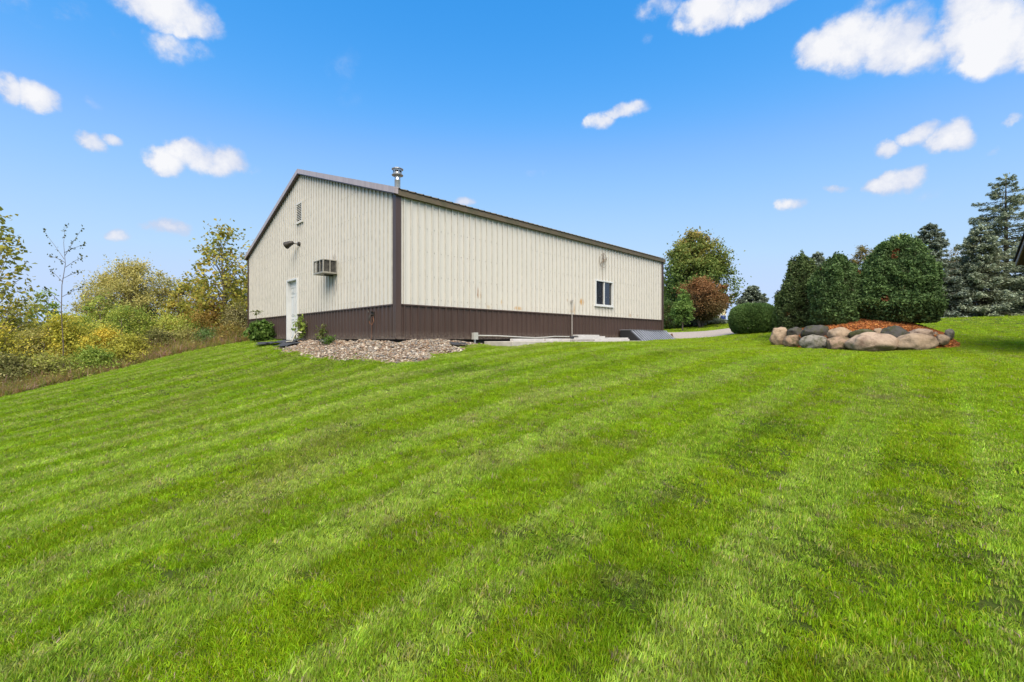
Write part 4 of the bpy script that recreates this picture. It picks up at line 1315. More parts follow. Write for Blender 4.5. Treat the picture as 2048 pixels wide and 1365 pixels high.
def make_dome(name, label, cat, group, base, H, rx, ry, pal, seed, n=22000, spray=(.13, .055), top=.5, flat=.8, rust=0, lump=.12, mat='needle', upright=.6, belly=.35, fluff=.12, low=.04, pw=2.2, wild=.55, knob=.0):
    """dense clipped or shell-like shrub built of leaf sprays through the outer third of its volume"""
    r = np.random.default_rng(seed)
    root = empty(name, base, 0, label, cat, group)
    mb = MB(); rr = random.Random(seed)
    for k in range(9):
        a = k * .7; mb.tube([(.1 * math.cos(a), .1 * math.sin(a), -.1), (rx * .25 * math.cos(a), ry * .25 * math.sin(a), H * .35), (rx * .45 * math.cos(a), ry * .45 * math.sin(a), H * .72)], [.05, .035, .01], 5)
    mb.build('stems', M['bark'], root, True)
    t = r.random(n) ** .9; a = r.random(n) * 6.283
    # profile: widest at belly, rounded top
    def prof(t):
        up = np.clip((t - belly) / (1 - belly), 0, 1); dn = np.clip((belly - t) / belly, 0, 1)
        return np.where(t > belly, np.sqrt(np.clip(1 - up ** pw, 0, 1)) ** (1 / flat), 1 - .22 * dn ** 2)
    pr = prof(t)
    dirx, diry = np.cos(a), np.sin(a)
    lm = np.array([mnoise.fractal(Vector((dx * 1.7 + seed, dy * 1.7, tt * H * 1.1)), 1.0, 2.0, 3) for dx, dy, tt in zip(dirx, diry, t)]) 
    depth = np.abs(r.normal(0, 1, n)) * fluff
    if knob:
        fl = np.array([mnoise.noise(Vector((dx * rx * pp * 4.2 + seed, dy * ry * pp * 4.2, tt * H * 4.2))) for dx, dy, tt, pp in zip(dirx, diry, t, pr)])
        depth = depth - knob * fl - (r.random(n) < .05) * r.uniform(.02, .12, n) / max(rx, .5)
    else: fl = np.zeros(n)
    k = pr * (1 + lump * lm) - depth + r.normal(0, .015, n)
    k = np.maximum(k, .05)
    P = np.column_stack([rx * k * dirx, ry * k * diry, H * np.minimum(t, 1) * (1 - np.maximum(depth, 0) * .6) * (1 + .5 * lump * lm) + low])
    out = np.column_stack([dirx / rx, diry / ry, np.clip((t - belly) * 1.6, -.2, 1.6) / H * 1.2]); out /= np.linalg.norm(out, axis=1, keepdims=True)
    A = out * .8 + np.array([0, 0, upright]) + rand_dirs(r, n) * wild
    Nn = out * .7 + rand_dirs(r, n) * .9
    L = spray[0] * r.uniform(.55, 1.35, n); W = spray[1] * r.uniform(.6, 1.3, n)
    V, Fq = leaf_quads(P, A, Nn, L, W, .2)
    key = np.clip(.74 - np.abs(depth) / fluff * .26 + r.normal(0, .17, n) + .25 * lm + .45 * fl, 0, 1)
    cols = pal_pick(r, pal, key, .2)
    for q in range(rust):                                       # dead orange sprigs
        c = P[r.integers(0, n)]; d = np.linalg.norm(P - c, axis=1); mk = (d < r.uniform(.06, .14)) & (r.random(n) < .8)
        cols[mk] = np.array([.17, .065, .025]) * r.uniform(.6, 1.3, (mk.sum(), 1))
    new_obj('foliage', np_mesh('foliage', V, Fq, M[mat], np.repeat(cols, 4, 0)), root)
    return root


def ell(rmax, p=.55, top=.9):
    return lambda t: rmax * (math.sin(math.pi * min(1, max(0, t)) ** p) ** .7) if 0 < t < 1 else 0.0


# palettes, dark inner to light outer
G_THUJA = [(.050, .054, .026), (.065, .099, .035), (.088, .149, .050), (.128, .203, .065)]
G_HEDGE = [(.046, .068, .023), (.078, .131, .036), (.114, .193, .050), (.170, .260, .079)]
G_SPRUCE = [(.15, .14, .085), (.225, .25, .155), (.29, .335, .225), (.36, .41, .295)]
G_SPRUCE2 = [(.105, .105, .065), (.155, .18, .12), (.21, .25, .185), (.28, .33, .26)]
G_MAPLE = [(.078, .134, .034), (.134, .208, .048), (.208, .256, .058), (.365, .281, .073), (.487, .232, .073)]
G_RED = [(.085, .085, .026), (.17, .11, .040), (.27, .130, .052), (.36, .18, .075)]
G_YOUNG = [(.088, .167, .035), (.167, .274, .059), (.255, .353, .088)]
G_OLIVE = [(.174, .178, .052), (.317, .301, .086), (.487, .431, .130), (.662, .545, .174)]
G_COTTON = [(.182, .204, .035), (.281, .292, .046), (.407, .347, .055), (.396, .231, .050)]
G_YELLOW = [(.251, .299, .043), (.429, .429, .061), (.643, .559, .081), (.858, .666, .095)]
G_GREENY = [(.146, .227, .043), (.266, .360, .059), (.427, .480, .085), (.585, .559, .120)]
G_ORANGE = [(.17, .145, .035), (.29, .20, .045), (.42, .25, .055), (.36, .28, .07)]
G_GREY = [(.118, .129, .034), (.190, .196, .056), (.280, .263, .095), (.403, .358, .168)]
G_PINE = [(.088, .088, .029), (.167, .147, .043), (.255, .206, .063), (.314, .235, .088)]

# ---- planting bed
def bed_z(x, y):
    r = bed_r(np.asarray(x, float), np.asarray(y, float))
    return hgt(x, y) + np.clip(1.0 - r ** 2, -.1, 1) * .62 + .14 * np.clip((.97 - r) * 8, -1, 1) + .03 * (vnoise(x, y, 2.5, 21) - .5)


def build_bed():
    xs = np.linspace(BED_C[0] - 3.2, BED_C[0] + 3.2, 60); ys = np.linspace(BED_C[1] - 3, BED_C[1] + 3, 56)
    V, Fq = grid_mesh(xs, ys, bed_z)
    rr_ = bed_r(V[:, 0], V[:, 1]); Fq = Fq[(rr_[Fq] < 1.06).all(1)]
    used = np.unique(Fq); rm = np.full(len(V), -1); rm[used] = np.arange(len(used))
    mt = speck_mat('mulch', [(0, (.15, .045, .014)), (.4, (.32, .10, .022)), (.75, (.46, .16, .035)), (1, (.56, .25, .07))], 26, .8, .03)
    tag(new_obj('mulch_bed', np_mesh('mulch_bed', V[used], rm[Fq], mt, smooth=True)), kind='structure')
    n = 15000
    a = rng.random(n) * 6.283; q = np.sqrt(rng.random(n)) * 1.0
    tt, rr2 = BED_A[0] * q * np.cos(a) * .97, BED_A[1] * q * np.sin(a) * .97
    x = BED_C[0] + tt * _bd[1] + rr2 * _bd[0]; y = BED_C[1] - tt * _bd[0] + rr2 * _bd[1]
    P = np.column_stack([x, y, bed_z(x, y) + .012 + rng.random(n) * .02])
    pal = np.array([(.42, .125, .022), (.55, .19, .035), (.30, .085, .02), (.66, .29, .07), (.17, .055, .02)])
    tint = pal[rng.choice(5, n, p=[.32, .3, .17, .12, .09])] * rng.uniform(.8, 1.2, (n, 1))
    cm = tint_mat('mulch_chip')
    protos = []
    for k in range(3):
        bm = bmesh.new(); bmesh.ops.create_cube(bm, size=1)
        for v in bm.verts: v.co = Vector((v.co.x * (1 - .3 * (v.co.y > 0) * (k == 1)), v.co.y * .38, v.co.z * .14 + .05 * math.sin(v.co.x * 3 + k)))
        me = bpy.data.meshes.new('chip_kind'); bm.to_mesh(me); bm.free(); me.materials.append(cm); protos.append(me)
    scatter('mulch_chips', P, np.column_stack([rng.normal(0, .35, n), rng.normal(0, .35, n), rng.random(n) * 6.28]), rng.uniform(.035, .085, (n, 1)) * np.ones((1, 3)), rng.integers(0, 3, n), tint, protos, 'orange wood mulch covering the planting bed')


build_bed()


def rock_mat(name, base, dark, moss=.0, seed=0):
    t = NT(name); v = t.n('ShaderNodeTexCoord').outputs['Object']
    mp = t.n('ShaderNodeMapping'); mp.inputs['Location'].default_value = (seed * 3.3, seed, 0); t.lk(v, mp.inputs[0]); v = mp.outputs[0]
    a = t.noise(v, 2.6, 7, .65, .4).outputs['Fac']; b = t.noise(v, 24, 6, .7).outputs['Fac']; c2 = t.noise(v, 7, 5, .6).outputs['Fac']
    col = t.ramp(a, [(.30, dark), (.5, base), (.72, tuple(min(1, x * 1.28) for x in base))])
    col = t.mix(t.math('MULTIPLY', t.math('SUBTRACT', c2, .52, clamp=True), 2.6), col, tuple(x * .55 for x in dark))
    col = t.mix(t.math('MULTIPLY', t.math('SUBTRACT', b, .58, clamp=True), 3.0), col, tuple(x * .5 for x in base))
    col = t.mix(t.math('MULTIPLY', t.math('SUBTRACT', .40, b, clamp=True), 2.6), col, tuple(min(1, x * 1.5) for x in base))
    if moss: col = t.mix(t.math('MULTIPLY', t.math('SUBTRACT', c2, .5 - moss * .2, clamp=True), 3.2, clamp=True), col, (.055, .060, .018))
    hh = t.math('ADD', t.math('MULTIPLY', a, .6), t.math('MULTIPLY', b, .4))
    t.bsdf(col, .88, 0, t.bump(hh, .8, .07), .25)
    return t.m


RK = {'tan': rock_mat('tan_rock', (.332, .244, .166), (.193, .138, .092), 0, 1), 'dark': rock_mat('dark_rock', (.072, .066, .061), (.032, .030, .029), .3, 2), 'grey': rock_mat('grey_rock', (.230, .207, .175), (.110, .097, .083), .230, 3),
      'pink': rock_mat('pink_rock', (.352, .262, .192), (.192, .128, .092), 0, 4), 'mossy': rock_mat('mossy_rock', (.094, .083, .061), (.040, .036, .029), 1.0, 5), 'brown': rock_mat('brown_rock', (.248, .170, .115), (.120, .083, .060), .2, 6)}


def boulder(zx, zy, zw, zh, kind, label, seed, up=False, deep=.85, dY=0.0):
    px, py, wpx, hpx = 1500 + zx / 4.655, 440 + zy / 4.655, zw / 4.655, zh / 4.655
    th = math.atan((px - 1024) / F) - math.atan2(BED_C[0], BED_C[1]); D = float(np.linalg.norm(BED_C))
    k_ = .84 if up else 1.0
    lat = min(.96, abs(D * math.sin(th)) / (BED_A[0] * k_))
    Y = (D * math.cos(th) - BED_A[1] * k_ * math.sqrt(1 - lat * lat)) * math.cos(math.atan((px - 1024) / F)) + dY
    x, _, z = P3(px, py, Y)
    w, h = wpx * Y / F / 2, hpx * Y / F / 2
    bm = bmesh.new(); bmesh.ops.create_icosphere(bm, subdivisions=4, radius=1)
    off = Vector((seed * 5.3, seed * 2.1, 0))
    rr_ = random.Random(seed)
    planes = [(Vector((rr_.uniform(-1, 1), rr_.uniform(-1, .6), rr_.uniform(-.6, 1))).normalized(), rr_.uniform(.72, .92)) for _ in range(7)]
    for v in bm.verts:
        p = v.co.copy()
        for nrm, dd in planes:                                   # soft facets
            q = p.dot(nrm)
            if q > dd: p -= nrm * (q - dd) * .8
        f = 1 + .16 * mnoise.fractal(p * 1.3 + off, 1.0, 2.0, 3) + (.07 * mnoise.fractal(p * 4 + off, .9, 2.1, 4))
        p *= f
        v.co = Vector((math.copysign(abs(p.x) ** .9, p.x) * w * 1.0, p.y * max(w, h) * deep * .8, math.copysign(abs(p.z) ** .85, p.z) * h * 1.36))
    me = bpy.data.meshes.new('boulder'); bm.to_mesh(me); bm.free()
    me.polygons.foreach_set('use_smooth', np.ones(len(me.polygons), dtype=bool)); me.materials.append(RK[kind])
    o = new_obj('boulder', me); o.location = (x, Y + max(w, h) * deep * .12, z + .02); o.rotation_euler = (0, 0, rr_.uniform(-.15, .15))
    tag(o, label, 'boulder', 'boulders edging the planting bed')


BL = [(275, 1095, 170, 140, 'tan', 'tan boulder at the left end of the planting bed', 0), (308, 1030, 66, 34, 'pink', 'small pale stone behind the leftmost tan boulder', 1), (425, 1062, 140, 88, 'dark', 'dark grey boulder in the upper row, second from the left end', 1),
      (610, 1060, 262, 116, 'dark', 'broad dark boulder in the upper row above the grey speckled one', 1), (410, 1140, 182, 88, 'brown', 'low brown boulder next to the leftmost tan one', 0), (610, 1158, 268, 116, 'grey', 'grey speckled boulder in the lower row below the broad dark one', 0),
      (848, 1072, 208, 100, 'tan', 'rounded tan boulder in the upper row, left of the flat mossy one', 1), (835, 1168, 222, 112, 'brown', 'rounded brown boulder in the lower row beside the biggest pink one', 0), (1062, 1078, 240, 88, 'mossy', 'flat mossy boulder in the upper row', 1),
      (1195, 1048, 70, 52, 'tan', 'small tan stone between the mossy and the blackish boulders', 1), (1150, 1152, 410, 144, 'pink', 'biggest boulder, pinkish with a crack, front of the bed', 0), (1362, 1085, 270, 130, 'dark', 'wide blackish boulder in the upper row right of the mossy one', 1),
      (1372, 1150, 130, 90, 'mossy', 'shaded mossy stone wedged between the two largest front boulders', 1), (1602, 1082, 218, 96, 'pink', 'pinkish tan boulder with red flecks in the upper row', 1), (1550, 1152, 350, 136, 'tan', 'long tan boulder at the right of the lower row', 0),
      (1730, 1095, 56, 66, 'brown', 'small brown stone near the right end of the upper row', 1), (1795, 1122, 122, 76, 'tan', 'tan boulder at the right end of the lower row', 0), (1862, 1072, 78, 80, 'grey', 'grey boulder at the far right end of the bed', 1)]
for i, (a, b, c, d, k, lab, up) in enumerate(BL): boulder(a, b, c, d, k, lab, 11 + i, bool(up), dY=(.25 if i == 12 else 0))

def dome_at(name, label, cat, group, px, Y, top_py, half_px, pal, seed, base=None, ry=None, **kw):
    x, y, z = at(px, Y)
    if base is not None: z = base
    H = ztop(top_py, Y) - z
    rx = half_px / F * Y
    return make_dome(name, label, cat, group, (x, y, z), H, rx, ry or rx, pal, seed, **kw)


AG = 'arborvitae in the planting bed'
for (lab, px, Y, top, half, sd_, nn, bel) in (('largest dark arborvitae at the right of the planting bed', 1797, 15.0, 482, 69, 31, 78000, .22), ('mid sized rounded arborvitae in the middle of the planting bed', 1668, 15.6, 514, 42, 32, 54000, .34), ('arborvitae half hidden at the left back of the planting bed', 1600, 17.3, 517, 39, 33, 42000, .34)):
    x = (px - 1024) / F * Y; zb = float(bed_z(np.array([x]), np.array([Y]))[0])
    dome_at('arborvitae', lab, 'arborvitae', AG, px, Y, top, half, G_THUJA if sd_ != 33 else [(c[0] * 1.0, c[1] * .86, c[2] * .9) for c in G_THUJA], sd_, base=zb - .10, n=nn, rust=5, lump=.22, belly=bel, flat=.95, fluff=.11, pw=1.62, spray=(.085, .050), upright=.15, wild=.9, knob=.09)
x = (1708 - 1024) / F * 17.6
dome_at('shrub', 'low yellow green shrub seen in the gap between two arborvitae', 'shrub', None, 1708, 17.8, 590, 30, G_GREENY, 34, n=6000, mat='leaf', spray=(.12, .07), lump=.3)
dome_at('hedge_shrub', 'clipped round green shrub beside the driveway', 'shrub', 'round shrubs by the driveway', 1508, 21.6, 609, 46, G_HEDGE, 35, n=26000, spray=(.11, .06), mat='leaf', lump=.06, flat=1.6, belly=.4)
dome_at('hedge_shrub', 'dark round shrub between the clipped shrub and the planting bed', 'shrub', 'round shrubs by the driveway', 1572, 20.5, 606, 27, G_THUJA, 36, n=12000, spray=(.11, .06), lump=.12)

# ---- trees right of the barn
x, y, z = at(1392, 45); H = ztop(462, 45) - z
make_tree('maple_tree', 'large rounded green tree turning russet at the top', 'tree', 'trees beyond the driveway', (x, y, z), H, lambda t: 3.55 * (min(1, (t + .05) / .35) ** .5) * max(0, 1 - t ** 2.6) ** .6, G_MAPLE, 41, crown_base=.03, nclus=420, lpc=105, clus=.62, leaf=(.20, .15), trunk_r=.2,
          keyfun=lambda k, t, P, r: np.clip(k * .45 + .62 * np.clip(t - .25, 0, 1) + .06 * P[:, 0] / 3, 0, 1), shell=.5, lobes=.22)
x, y, z = at(1404, 40); H = ztop(556, 40) - z
make_tree('red_tree', 'low spreading tree with russet red leaves before the large green one', 'tree', 'trees beyond the driveway', (x, y, z), H, lambda t: 2.15 * (min(1, (t + .12) / .4) ** .6) * max(0, 1 - t ** 3) ** .6, G_RED, 42, crown_base=.2, nclus=190, lpc=75, clus=.46, leaf=(.15, .10), trunk_r=.17, lobes=.5,
          keyfun=lambda k, t, P, r: np.clip(k * .5 + .5 * t, 0, 1), stems=2)
x, y, z = at(1365, 36); H = ztop(582, 36) - z
make_tree('young_tree', 'small young light green tree with a bare thin trunk', 'tree', 'trees beyond the driveway', (x, y, z), H, lambda t: .86 * (min(1, (t + .1) / .35) ** .7) * max(0, 1 - t ** 1.6) ** .7, G_YOUNG, 43, crown_base=.24, nclus=90, lpc=70, clus=.26, leaf=(.13, .10), trunk_r=.05)
dome_at('shrub', 'brownish shrub beside the barn end with white blooms', 'shrub', 'shrubs beyond the driveway', 1338, 42, 605, 26, G_RED[:2] + G_HEDGE[1:], 44, n=7000, spray=(.16, .1), mat='leaf', lump=.35, base=at(1338, 42)[2])
for k, (px, hw) in enumerate(((1340, 26), (1384, 24), (1426, 26))):
    dome_at('juniper', ('low dark juniper closest to the barn', 'low dark juniper beneath the russet tree', 'low dark juniper near the yellow house')[k], 'juniper', 'low junipers beyond the driveway', px, 43, 640, hw, G_SPRUCE2, 45 + k, n=5000, spray=(.25, .08), lump=.3, upright=.1, flat=.8)
def spruce_at(lab, px, Y, top, half, pal, seed, **kw):
    x, y, z = at(px, Y); return make_spruce('spruce_tree', lab, (x, y, z), ztop(top, Y) - z, half / F * Y, pal, seed, **kw)
spruce_at('small dark spruce behind the clipped round shrub', 1506, 44, 572, 46, G_SPRUCE2, 51, density=.8, spray=.26)
spruce_at('blue spruce peeping over the left arborvitae', 1636, 27, 506, 34, G_SPRUCE2, 52, density=.8)
x, y, z = at(1727, 33); make_tree('pine_tree', 'olive brown pine showing between the two arborvitae tops', 'pine tree', 'conifers beyond the lawn', (x, y, z), ztop(494, 33) - z, lambda t: 1.9 * max(0, 1 - t) ** .7 + .1, G_PINE, 53, crown_base=.1, nclus=150, lpc=80, clus=.34, leaf=(.22, .05), trunk_r=.12)
x, y, z = at(1800, 38); make_tree('yellow_tree', 'yellow green tree behind the largest arborvitae', 'tree', None, (x, y, z), ztop(472, 38) - z, ell(2.1), G_GREENY, 54, crown_base=.15, nclus=150, lpc=80, clus=.45, leaf=(.18, .13), trunk_r=.13, keyfun=lambda k, t, P, r: np.clip(k * .6 + .4, 0, 1))
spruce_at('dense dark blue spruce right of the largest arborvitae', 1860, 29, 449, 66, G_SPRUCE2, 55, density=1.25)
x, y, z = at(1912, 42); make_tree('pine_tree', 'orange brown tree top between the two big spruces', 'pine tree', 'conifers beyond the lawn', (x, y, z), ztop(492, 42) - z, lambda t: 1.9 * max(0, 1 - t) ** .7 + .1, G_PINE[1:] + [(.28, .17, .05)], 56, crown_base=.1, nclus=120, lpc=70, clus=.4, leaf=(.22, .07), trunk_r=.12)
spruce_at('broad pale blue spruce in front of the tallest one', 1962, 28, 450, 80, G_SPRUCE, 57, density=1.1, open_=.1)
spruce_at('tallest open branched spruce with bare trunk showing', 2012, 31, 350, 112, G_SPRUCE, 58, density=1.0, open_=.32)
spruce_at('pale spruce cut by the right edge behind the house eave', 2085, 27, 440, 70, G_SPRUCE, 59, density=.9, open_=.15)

# ---- far yellow house, utility box, barrel
x, y, z = at(1452, 60)
A = empty('yellow_house', (x, y, z), .25, 'pale yellow house half hidden behind the russet tree', 'house')
ym = simple('yellow_siding', (.58, .49, .28), .7, var=.06); rf = simple('grey_shingle', (.12, .11, .10), .9)
m = MB(); m.box(-5.5, 0, 0, 7, -.5, 2.6); m.build('wall', ym, A)
for k in range(12):
    m = MB(); m.box(-5.5, -.13, -.022, -.003, .0 + k * .2, .19 + k * .2); m.build('siding_board', ym, A)
m = MB(); m.box(-.12, .02, -.03, .10, -.4, 2.6); m.build('corner_board', M['white'], A)
m = MB(); m.add([(-6, -.5, 2.55), (.5, -.5, 2.55), (.5, 7.5, 2.55), (-6, 7.5, 2.55), (-6, 3.5, 4.0), (.5, 3.5, 4.0)], [(0, 1, 5, 4), (2, 3, 4, 5), (1, 2, 5), (3, 0, 4), (0, 3, 2, 1)]); m.build('roof', rf, A)
x, y, z = at(1435, 52)
A = empty('utility_box', (x, y, z), .1, 'white utility cabinet on the grass before the yellow house', 'utility box')
m = MB(); m.box(-.42, .42, -.3, .3, 0, .9); m.build('cabinet', M['white'], A, bevel=.02)
m = MB(); m.box(-.46, .46, -.34, .34, .902, .96); m.build('lid', M['board_grey'], A)
x, y, z = at(1446, 50)
A = empty('blue_barrel', (x, y, z), 0, 'small blue barrel beside the white utility cabinet', 'barrel')
m = MB(); m.lathe([(.001, 0), (.26, 0), (.29, .05), (.28, .2), (.3, .3), (.28, .42), (.27, .55), (.2, .58), (.001, .58)], 14); m.build('drum', simple('blue_plastic', (.03, .06, .22), .4), A, True)

# ---- house eave at the right edge
Yh = 14.0; xh, zh = (2031 - 1024) / F * Yh, ztop(532, Yh)
d = np.array([-.63, -.777]); HS = .5                          # the rake climbs towards the eye; local y < 0 lies outside the gable
A = empty('house', (xh, Yh, 0), math.atan2(d[1], d[0]), 'corner of a brown roofed house entering at the right edge', 'house')
HW = 3.0; zr_ = zh + HS * HW
def slab(m, x0, x1, y0, y1, za, zb, t):
    m.hexa([(x0, y0, za), (x1, y0, zb), (x1, y1, zb), (x0, y1, za), (x0, y0, za + t), (x1, y0, zb + t), (x1, y1, zb + t), (x0, y1, za + t)])
so = simple('soffit', (.115, .07, .055), .7)
m = MB(); slab(m, .02, HW, .035, 9, zh, zr_, .02); slab(m, HW, 2 * HW - .02, .035, 9, zr_, zh, .02); m.build('soffit', so, A)
m = MB(); slab(m, .0, HW, .0, .033, zh - .015, zr_ - .015, .14); slab(m, HW, 2 * HW, .0, .033, zr_ - .015, zh - .015, .14); m.build('rake_board', simple('rake_board', (.36, .25, .21), .6), A)
m = MB(); slab(m, -.06, HW, -.04, 9.05, zh + .127, zr_ + .157, .05); slab(m, HW, 2 * HW + .06, -.04, 9.05, zr_ + .157, zh + .127, .05); m.build('roof', simple('dark_shingle', (.045, .036, .034), .9, var=.3, scale=20), A)
m = MB(); m.box(.45, 2 * HW - .45, .5, 8.6, -.6, zh + .21)
m.add([(.45, .5, zh + .21), (2 * HW - .45, .5, zh + .21), (HW, .5, zr_ - .01)], [(0, 1, 2)]); m.build('wall', simple('house_siding', (.3, .22, .17), .7), A)

# ---- thicket on the left
LG = 'trees and bushes along the lawn edge'
x, y, z = at(-8, 16.2)
make_tree('cottonwood', 'tall sparse cottonwood with yellow green leaves at the left edge', 'tree', None, (x, y, z), ztop(432, 16.2) - z, lambda t: 1.75 * (min(1, (t + .1) / .3)) * (1 - .72 * t), G_COTTON, 61, crown_base=.28, nclus=120, lpc=16, clus=.46, leaf=(.15, .13), trunk_r=.06, bark='pale_bark', limb=.6, droop=.2, leafvar=.25,
          keyfun=lambda k, t, P, r: np.clip(k * .9, 0, 1))
# thin sapling with few leaves
x, y, z = at(125, 15.6); H = ztop(447, 15.6) - z
A = empty('sapling', (x, y, z), 0, 'thin almost leafless sapling rising above the bushes', 'sapling')
m = MB(); tr = [(0, 0, -.1), (.03, 0, H * .25), (-.04, 0, H * .45), (-.02, 0, H * .62), (.10, 0, H * .75), (.02, .02, H * .88), (.10, 0, H)]
m.tube(tr, [.019, .017, .014, .011, .008, .005, .0025], 6); m.build('trunk', M['bark'], A, True)
m = MB(); tips = [((.06, 0, H * .78), (-.75, .1, H * .955)), ((.08, 0, H * .80), (.78, -.1, H * .965)), ((.1, 0, H * .73), (.62, .1, H * .80)), ((.0, 0, H * .66), (.55, .0, H * .70)), ((.0, 0, H * .64), (-.4, 0, H * .71)), ((.08, 0, H * .76), (-.35, -.1, H * .80)), ((.06, 0, H * .82), (.6, .2, H * .88)), ((0, 0, H * .55), (.8, 0, H * .62)), ((0, 0, H * .5), (-.6, 0, H * .6))]
for a, b in tips:
    a, b = Vector(a), Vector(b); m.tube([a, a.lerp(b, .5) + Vector((0, 0, .02)), b], [.010, .006, .003], 4, False)
m.build('twigs', M['bark'], A)
r_ = np.random.default_rng(4); PL = []
for a, b in tips + [((.02, 0, H * .9), (.1, 0, H))]:
    for k in range(16):
        s = r_.uniform(.15, 1.05) if k > 3 else r_.uniform(.85, 1.05); PL.append(np.array(a) * (1 - s) + np.array(b) * s + r_.normal(0, .045, 3))
PL = np.array(PL); V, Fq = leaf_quads(PL, rand_dirs(r_, len(PL)), rand_dirs(r_, len(PL)), r_.uniform(.05, .11, len(PL)), r_.uniform(.04, .08, len(PL)))
new_obj('leaves', np_mesh('leaves', V, Fq, M['leaf'], np.repeat(pal_pick(r_, [(.05, .07, .02), (.13, .13, .04)], r_.random(len(PL))), 4, 0)), A)

x, y, z = at(272, 25)
make_tree('box_elder', 'large olive tree with wide feathery crown above the bushes', 'tree', LG, (x, y, z), ztop(527, 25) - z, lambda t: 3.0 * (min(1, (t + .15) / .5) ** .6) * max(0, 1 - t ** 2.4) ** .55, G_OLIVE, 62, crown_base=.30, nclus=330, lpc=140, clus=.50, leaf=(.115, .058), trunk_r=.16, stems=3, shell=.55, lobes=.25, keyfun=lambda k, t, P, r: np.clip(k * .55 + .35 * t + .08, 0, 1), twigs=1)
x, y, z = at(447, 21.5)
make_tree('cottonwood', 'sparse cottonwood with yellowing leaves beside the barn end', 'tree', LG, (x, y, z), ztop(455, 21.5) - z, lambda t: 1.75 * (min(1, (t + .2) / .4)) * (1 - .75 * t ** 1.3), G_COTTON, 63, crown_base=.26, nclus=190, lpc=19, clus=.50, leaf=(.14, .12), trunk_r=.09, bark='pale_bark', limb=.5, droop=.2, lobes=.5)
x, y, z = at(385, 24)
make_tree('young_elm', 'yellow brown tree between the olive tree and the cottonwood', 'tree', LG, (x, y, z), ztop(556, 24) - z, lambda t: 1.45 * (min(1, (t + .15) / .4) ** .6) * max(0, 1 - t ** 2.2) ** .6, G_COTTON[:3] + [(.30, .17, .04)], 64, crown_base=.2, nclus=130, lpc=70, clus=.36, leaf=(.13, .08), trunk_r=.09, stems=2)
x, y, z = at(500, 25.5)
make_tree('young_elm', 'golden leafed tree partly hidden behind the barn', 'tree', LG, (x, y, z), ztop(520, 25.5) - z, ell(1.6), G_COTTON, 65, crown_base=.15, nclus=140, lpc=45, clus=.42, leaf=(.14, .11), trunk_r=.09)
x, y, z = at(200, 22)
make_tree('young_elm', 'leafy yellow green tree left of the olive tree', 'tree', LG, (x, y, z), ztop(592, 22) - z, ell(1.3), G_GREENY, 66, crown_base=.15, nclus=110, lpc=70, clus=.36, leaf=(.12, .08), trunk_r=.08)
x, y, z = at(95, 20)
make_tree('young_elm', 'thin grey green young tree behind the sapling', 'tree', LG, (x, y, z), ztop(575, 20) - z, ell(1.1), G_GREENY[:3], 67, crown_base=.2, nclus=60, lpc=45, clus=.30, leaf=(.11, .07), trunk_r=.06)

bushes = [  # px, Y, top_py, half width px, palette, label
    (-30, 14.6, 640, 62, G_YELLOW, 'tall yellow green bush cut by the left edge of the picture'), (18, 17.5, 618, 60, G_YELLOW, 'yellow bush below the left cottonwood'), (62, 15.8, 668, 46, G_OLIVE, 'olive bush left of the sapling foot'),
    (15, 14.1, 715, 44, G_GREY, 'greyish low bush at the lawn edge by the left border'), (128, 16.6, 640, 48, G_YELLOW, 'bright yellow green bush around the sapling'), (165, 18.4, 640, 42, G_GREENY, 'green bush right of the sapling'),
    (100, 14.9, 718, 40, G_OLIVE[:2] + G_GREENY[2:], 'low olive green bush in front of the sapling'), (212, 18.2, 662, 36, G_YELLOW[1:] + [(.42, .25, .04)], 'golden orange leafed bush below the olive tree'), (250, 19.6, 640, 44, G_GREENY, 'mid green bush below the olive tree'),
    (185, 16.0, 705, 34, G_GREENY[:3], 'low mid green bush before the golden one'), (298, 20.2, 655, 40, G_GREENY, 'green bush beneath the right half of the olive tree'), (258, 17.4, 700, 36, G_ORANGE[:1] + G_YELLOW[1:3], 'low rust tinged yellow bush at the lawn edge'), (345, 20.4, 636, 40, G_GREENY[1:] + [(.30, .26, .05)], 'light green leafy bush left of the orange ones'),
    (318, 18.6, 690, 28, G_GREY, 'small grey bush at the lawn edge before the light green one'), (395, 20.8, 640, 40, G_ORANGE[:2] + G_GREENY[1:3], 'reddish green bush below the yellow brown tree'), (372, 19.2, 675, 32, G_OLIVE[:3], 'dark olive low bush at the lawn edge'), (430, 21.0, 628, 38, G_ORANGE, 'rusty orange bush beneath the right cottonwood'),
    (425, 19.6, 668, 30, G_HEDGE[1:], 'low dark green bush before the rusty orange one'), (472, 20.6, 640, 24, G_GREY[1:] + [(.42, .40, .30)], 'pale seeding bush at the barn corner'), (462, 19.9, 668, 22, G_ORANGE[:2] + G_OLIVE[1:3], 'small brownish bush at the end of the lawn edge')]
for k, (px, Y, top, half, pal, lab) in enumerate(bushes):
    top -= (8, 22, 4, 30, 14)[k % 5] if Y > 16.4 else (2, 8, 5)[k % 3]
    x, y, z = at(px, Y); H = ztop(top, Y) - z; rad = half / F * Y * 1.12
    make_tree('bush', lab, 'bush', LG, (x, y, z), H, (lambda rad: (lambda t: rad * (.75 + .25 * min(1, t / .3)) * max(0, 1 - t ** 2.5) ** .5))(rad), pal, 70 + k, crown_base=.04, nclus=int(70 + 60 * rad), lpc=120, clus=.24 + .10 * rad, leaf=(.070, .038), trunk_r=.03, stems=3, shell=.75, limb=.6, lobes=.7, leafvar=.5, twigs=1)

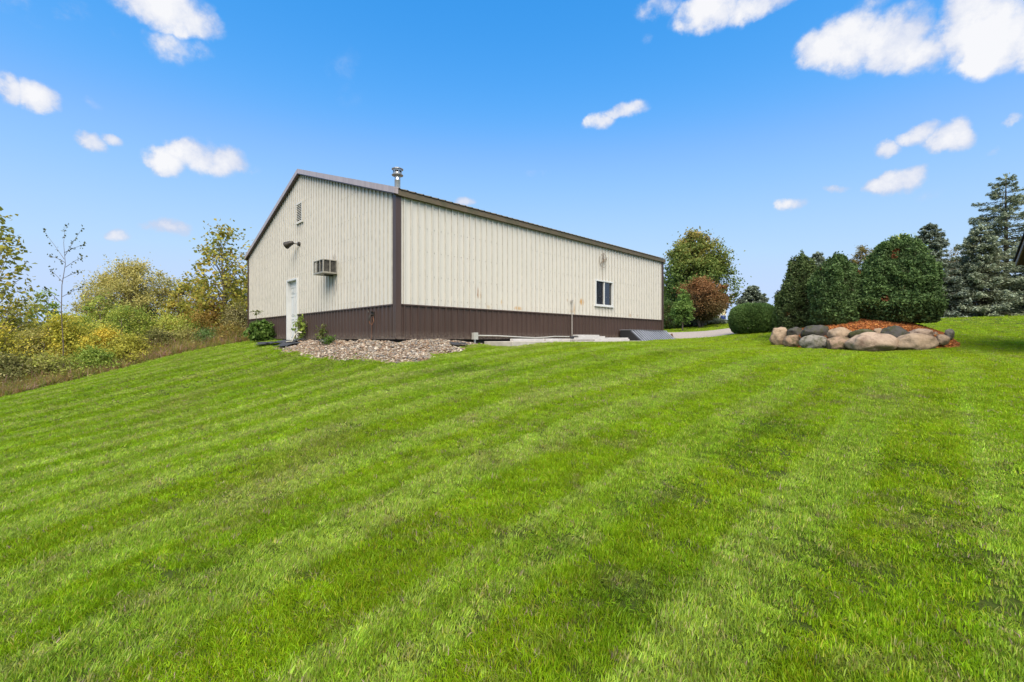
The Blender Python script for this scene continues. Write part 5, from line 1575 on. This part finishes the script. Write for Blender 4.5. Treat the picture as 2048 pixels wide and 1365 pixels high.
# tall dry grass along the lawn edge and on the wild ground
def dry_grass():
    n = 17000
    k = rng.integers(2, len(EDGE) - 3, n); t = rng.random(n)
    P0 = EDGE[k] * (1 - t[:, None]) + EDGE[k + 1] * t[:, None]
    dv = EDGE[k + 1] - EDGE[k]; nr = np.column_stack([-dv[:, 1], dv[:, 0]]); nr /= np.linalg.norm(nr, axis=1, keepdims=True)
    q = np.abs(rng.normal(0, 1.2, n)) + .05 - .35 * vnoise(P0[:, 0], P0[:, 1], 1.4, 51) * (rng.random(n) < .5)
    xy = P0 + nr * q[:, None]
    u, v = bl(xy[:, 0], xy[:, 1]); ok = ~((u > -.1) & (u < LEN) & (v > 0) & (v < WID + .1)); xy = xy[ok]; q = q[ok]; n = len(xy)
    z = hgt(xy[:, 0], xy[:, 1]) - .02
    pal = np.array([(.28, .20, .07), (.42, .33, .14), (.25, .27, .05), (.19, .28, .04), (.30, .18, .07)])
    tint = pal[rng.choice(5, n, p=[.18, .2, .25, .27, .10])] * rng.uniform(.6, 1.3, (n, 1))
    s = rng.uniform(.5, 1.45, n) * np.clip(.40 + q * .55, .35, 1.3)
    mat = tint_mat('dry_blade', trans=.3, gloss=.02)
    scatter('dry_grass', np.column_stack([xy, z]), np.column_stack([rng.normal(0, .2, n), rng.normal(0, .2, n), rng.random(n) * 6.28]), np.column_stack([s, s, s]), rng.integers(0, 5, n), tint, tuft_protos(5, 16, mat, .09, (.25, .75), .009, .35), 'tall dry brown grass along the lawn edge')


dry_grass()

# ---- weeds by the barn
def weed(name, label, px, Y, H, rad, pal, seed, n=14, lpc=14, leaf=(.13, .09), **kw):
    p = ((px - 1024) / F * Y, Y)
    make_tree(name, label, 'weed', 'weeds against the gable wall', (p[0], p[1], h1(*p) + .02), H, lambda t: rad * (.6 + .4 * min(1, t / .3)) * max(.05, 1 - t ** 2) ** .6, pal, seed, crown_base=.08, nclus=n, lpc=lpc, clus=.13, leaf=leaf, trunk_r=.014, stems=4, shell=.6, limb=.9, **kw)


G_WEED = [(.049, .105, .017), (.084, .161, .025), (.133, .217, .039), (.196, .280, .063)]
weed('leafy_weed', 'large bushy green weed at the left end of the gable wall', 524, 17.3, .78, .55, G_WEED, 90, 90, 22, (.13, .085))
weed('leafy_weed', 'tall thin weed standing beside the white door', 601, 15.1, .85, .20, G_GREENY[:3], 91, 22, 10, (.15, .05))
weed('leafy_weed', 'small drooping weed right of the bent pale pipe', 648, 14.1, .50, .20, G_GREY[:2] + G_WEED[1:2], 92, 18, 10, (.13, .05))
weed('leafy_weed', 'little round tuft of weed in the gravel', 655, 12.6, .22, .20, G_WEED[:3], 93, 18, 16, (.10, .03))
p = ((513 - 1024) / F * 17.6, 17.6); A = empty('tall_weed', (p[0], p[1], h1(*p)), 0, 'single tall weed with umbrella of pale leaves before the gable wall', 'weed')
m = MB(); m.tube([(0, 0, 0), (.02, 0, .6), (-.02, 0, 1.12)], [.012, .010, .006], 5); m.build('stem', simple('weed_stem', (.14, .16, .06), .7), A)
r_ = np.random.default_rng(9); a = r_.random(26) * 6.28; PL = np.column_stack([np.cos(a) * r_.uniform(.02, .22, 26), np.sin(a) * r_.uniform(.02, .22, 26), 1.12 + r_.uniform(-.08, .12, 26)])
V, Fq = leaf_quads(PL, np.column_stack([np.cos(a), np.sin(a), np.full(26, -.2)]), np.tile([0, 0, 1.], (26, 1)) + r_.normal(0, .3, (26, 3)), np.full(26, .15), np.full(26, .10))
new_obj('leaves', np_mesh('leaves', V, Fq, M['leaf'], np.repeat(pal_pick(r_, [(.13, .17, .05), (.22, .24, .09)], r_.random(26)), 4, 0)), A)

SC.cycles.max_bounces = 6
SC.cycles.transparent_max_bounces = 8
SC.cycles.caustics_reflective = False
SC.cycles.caustics_refractive = False
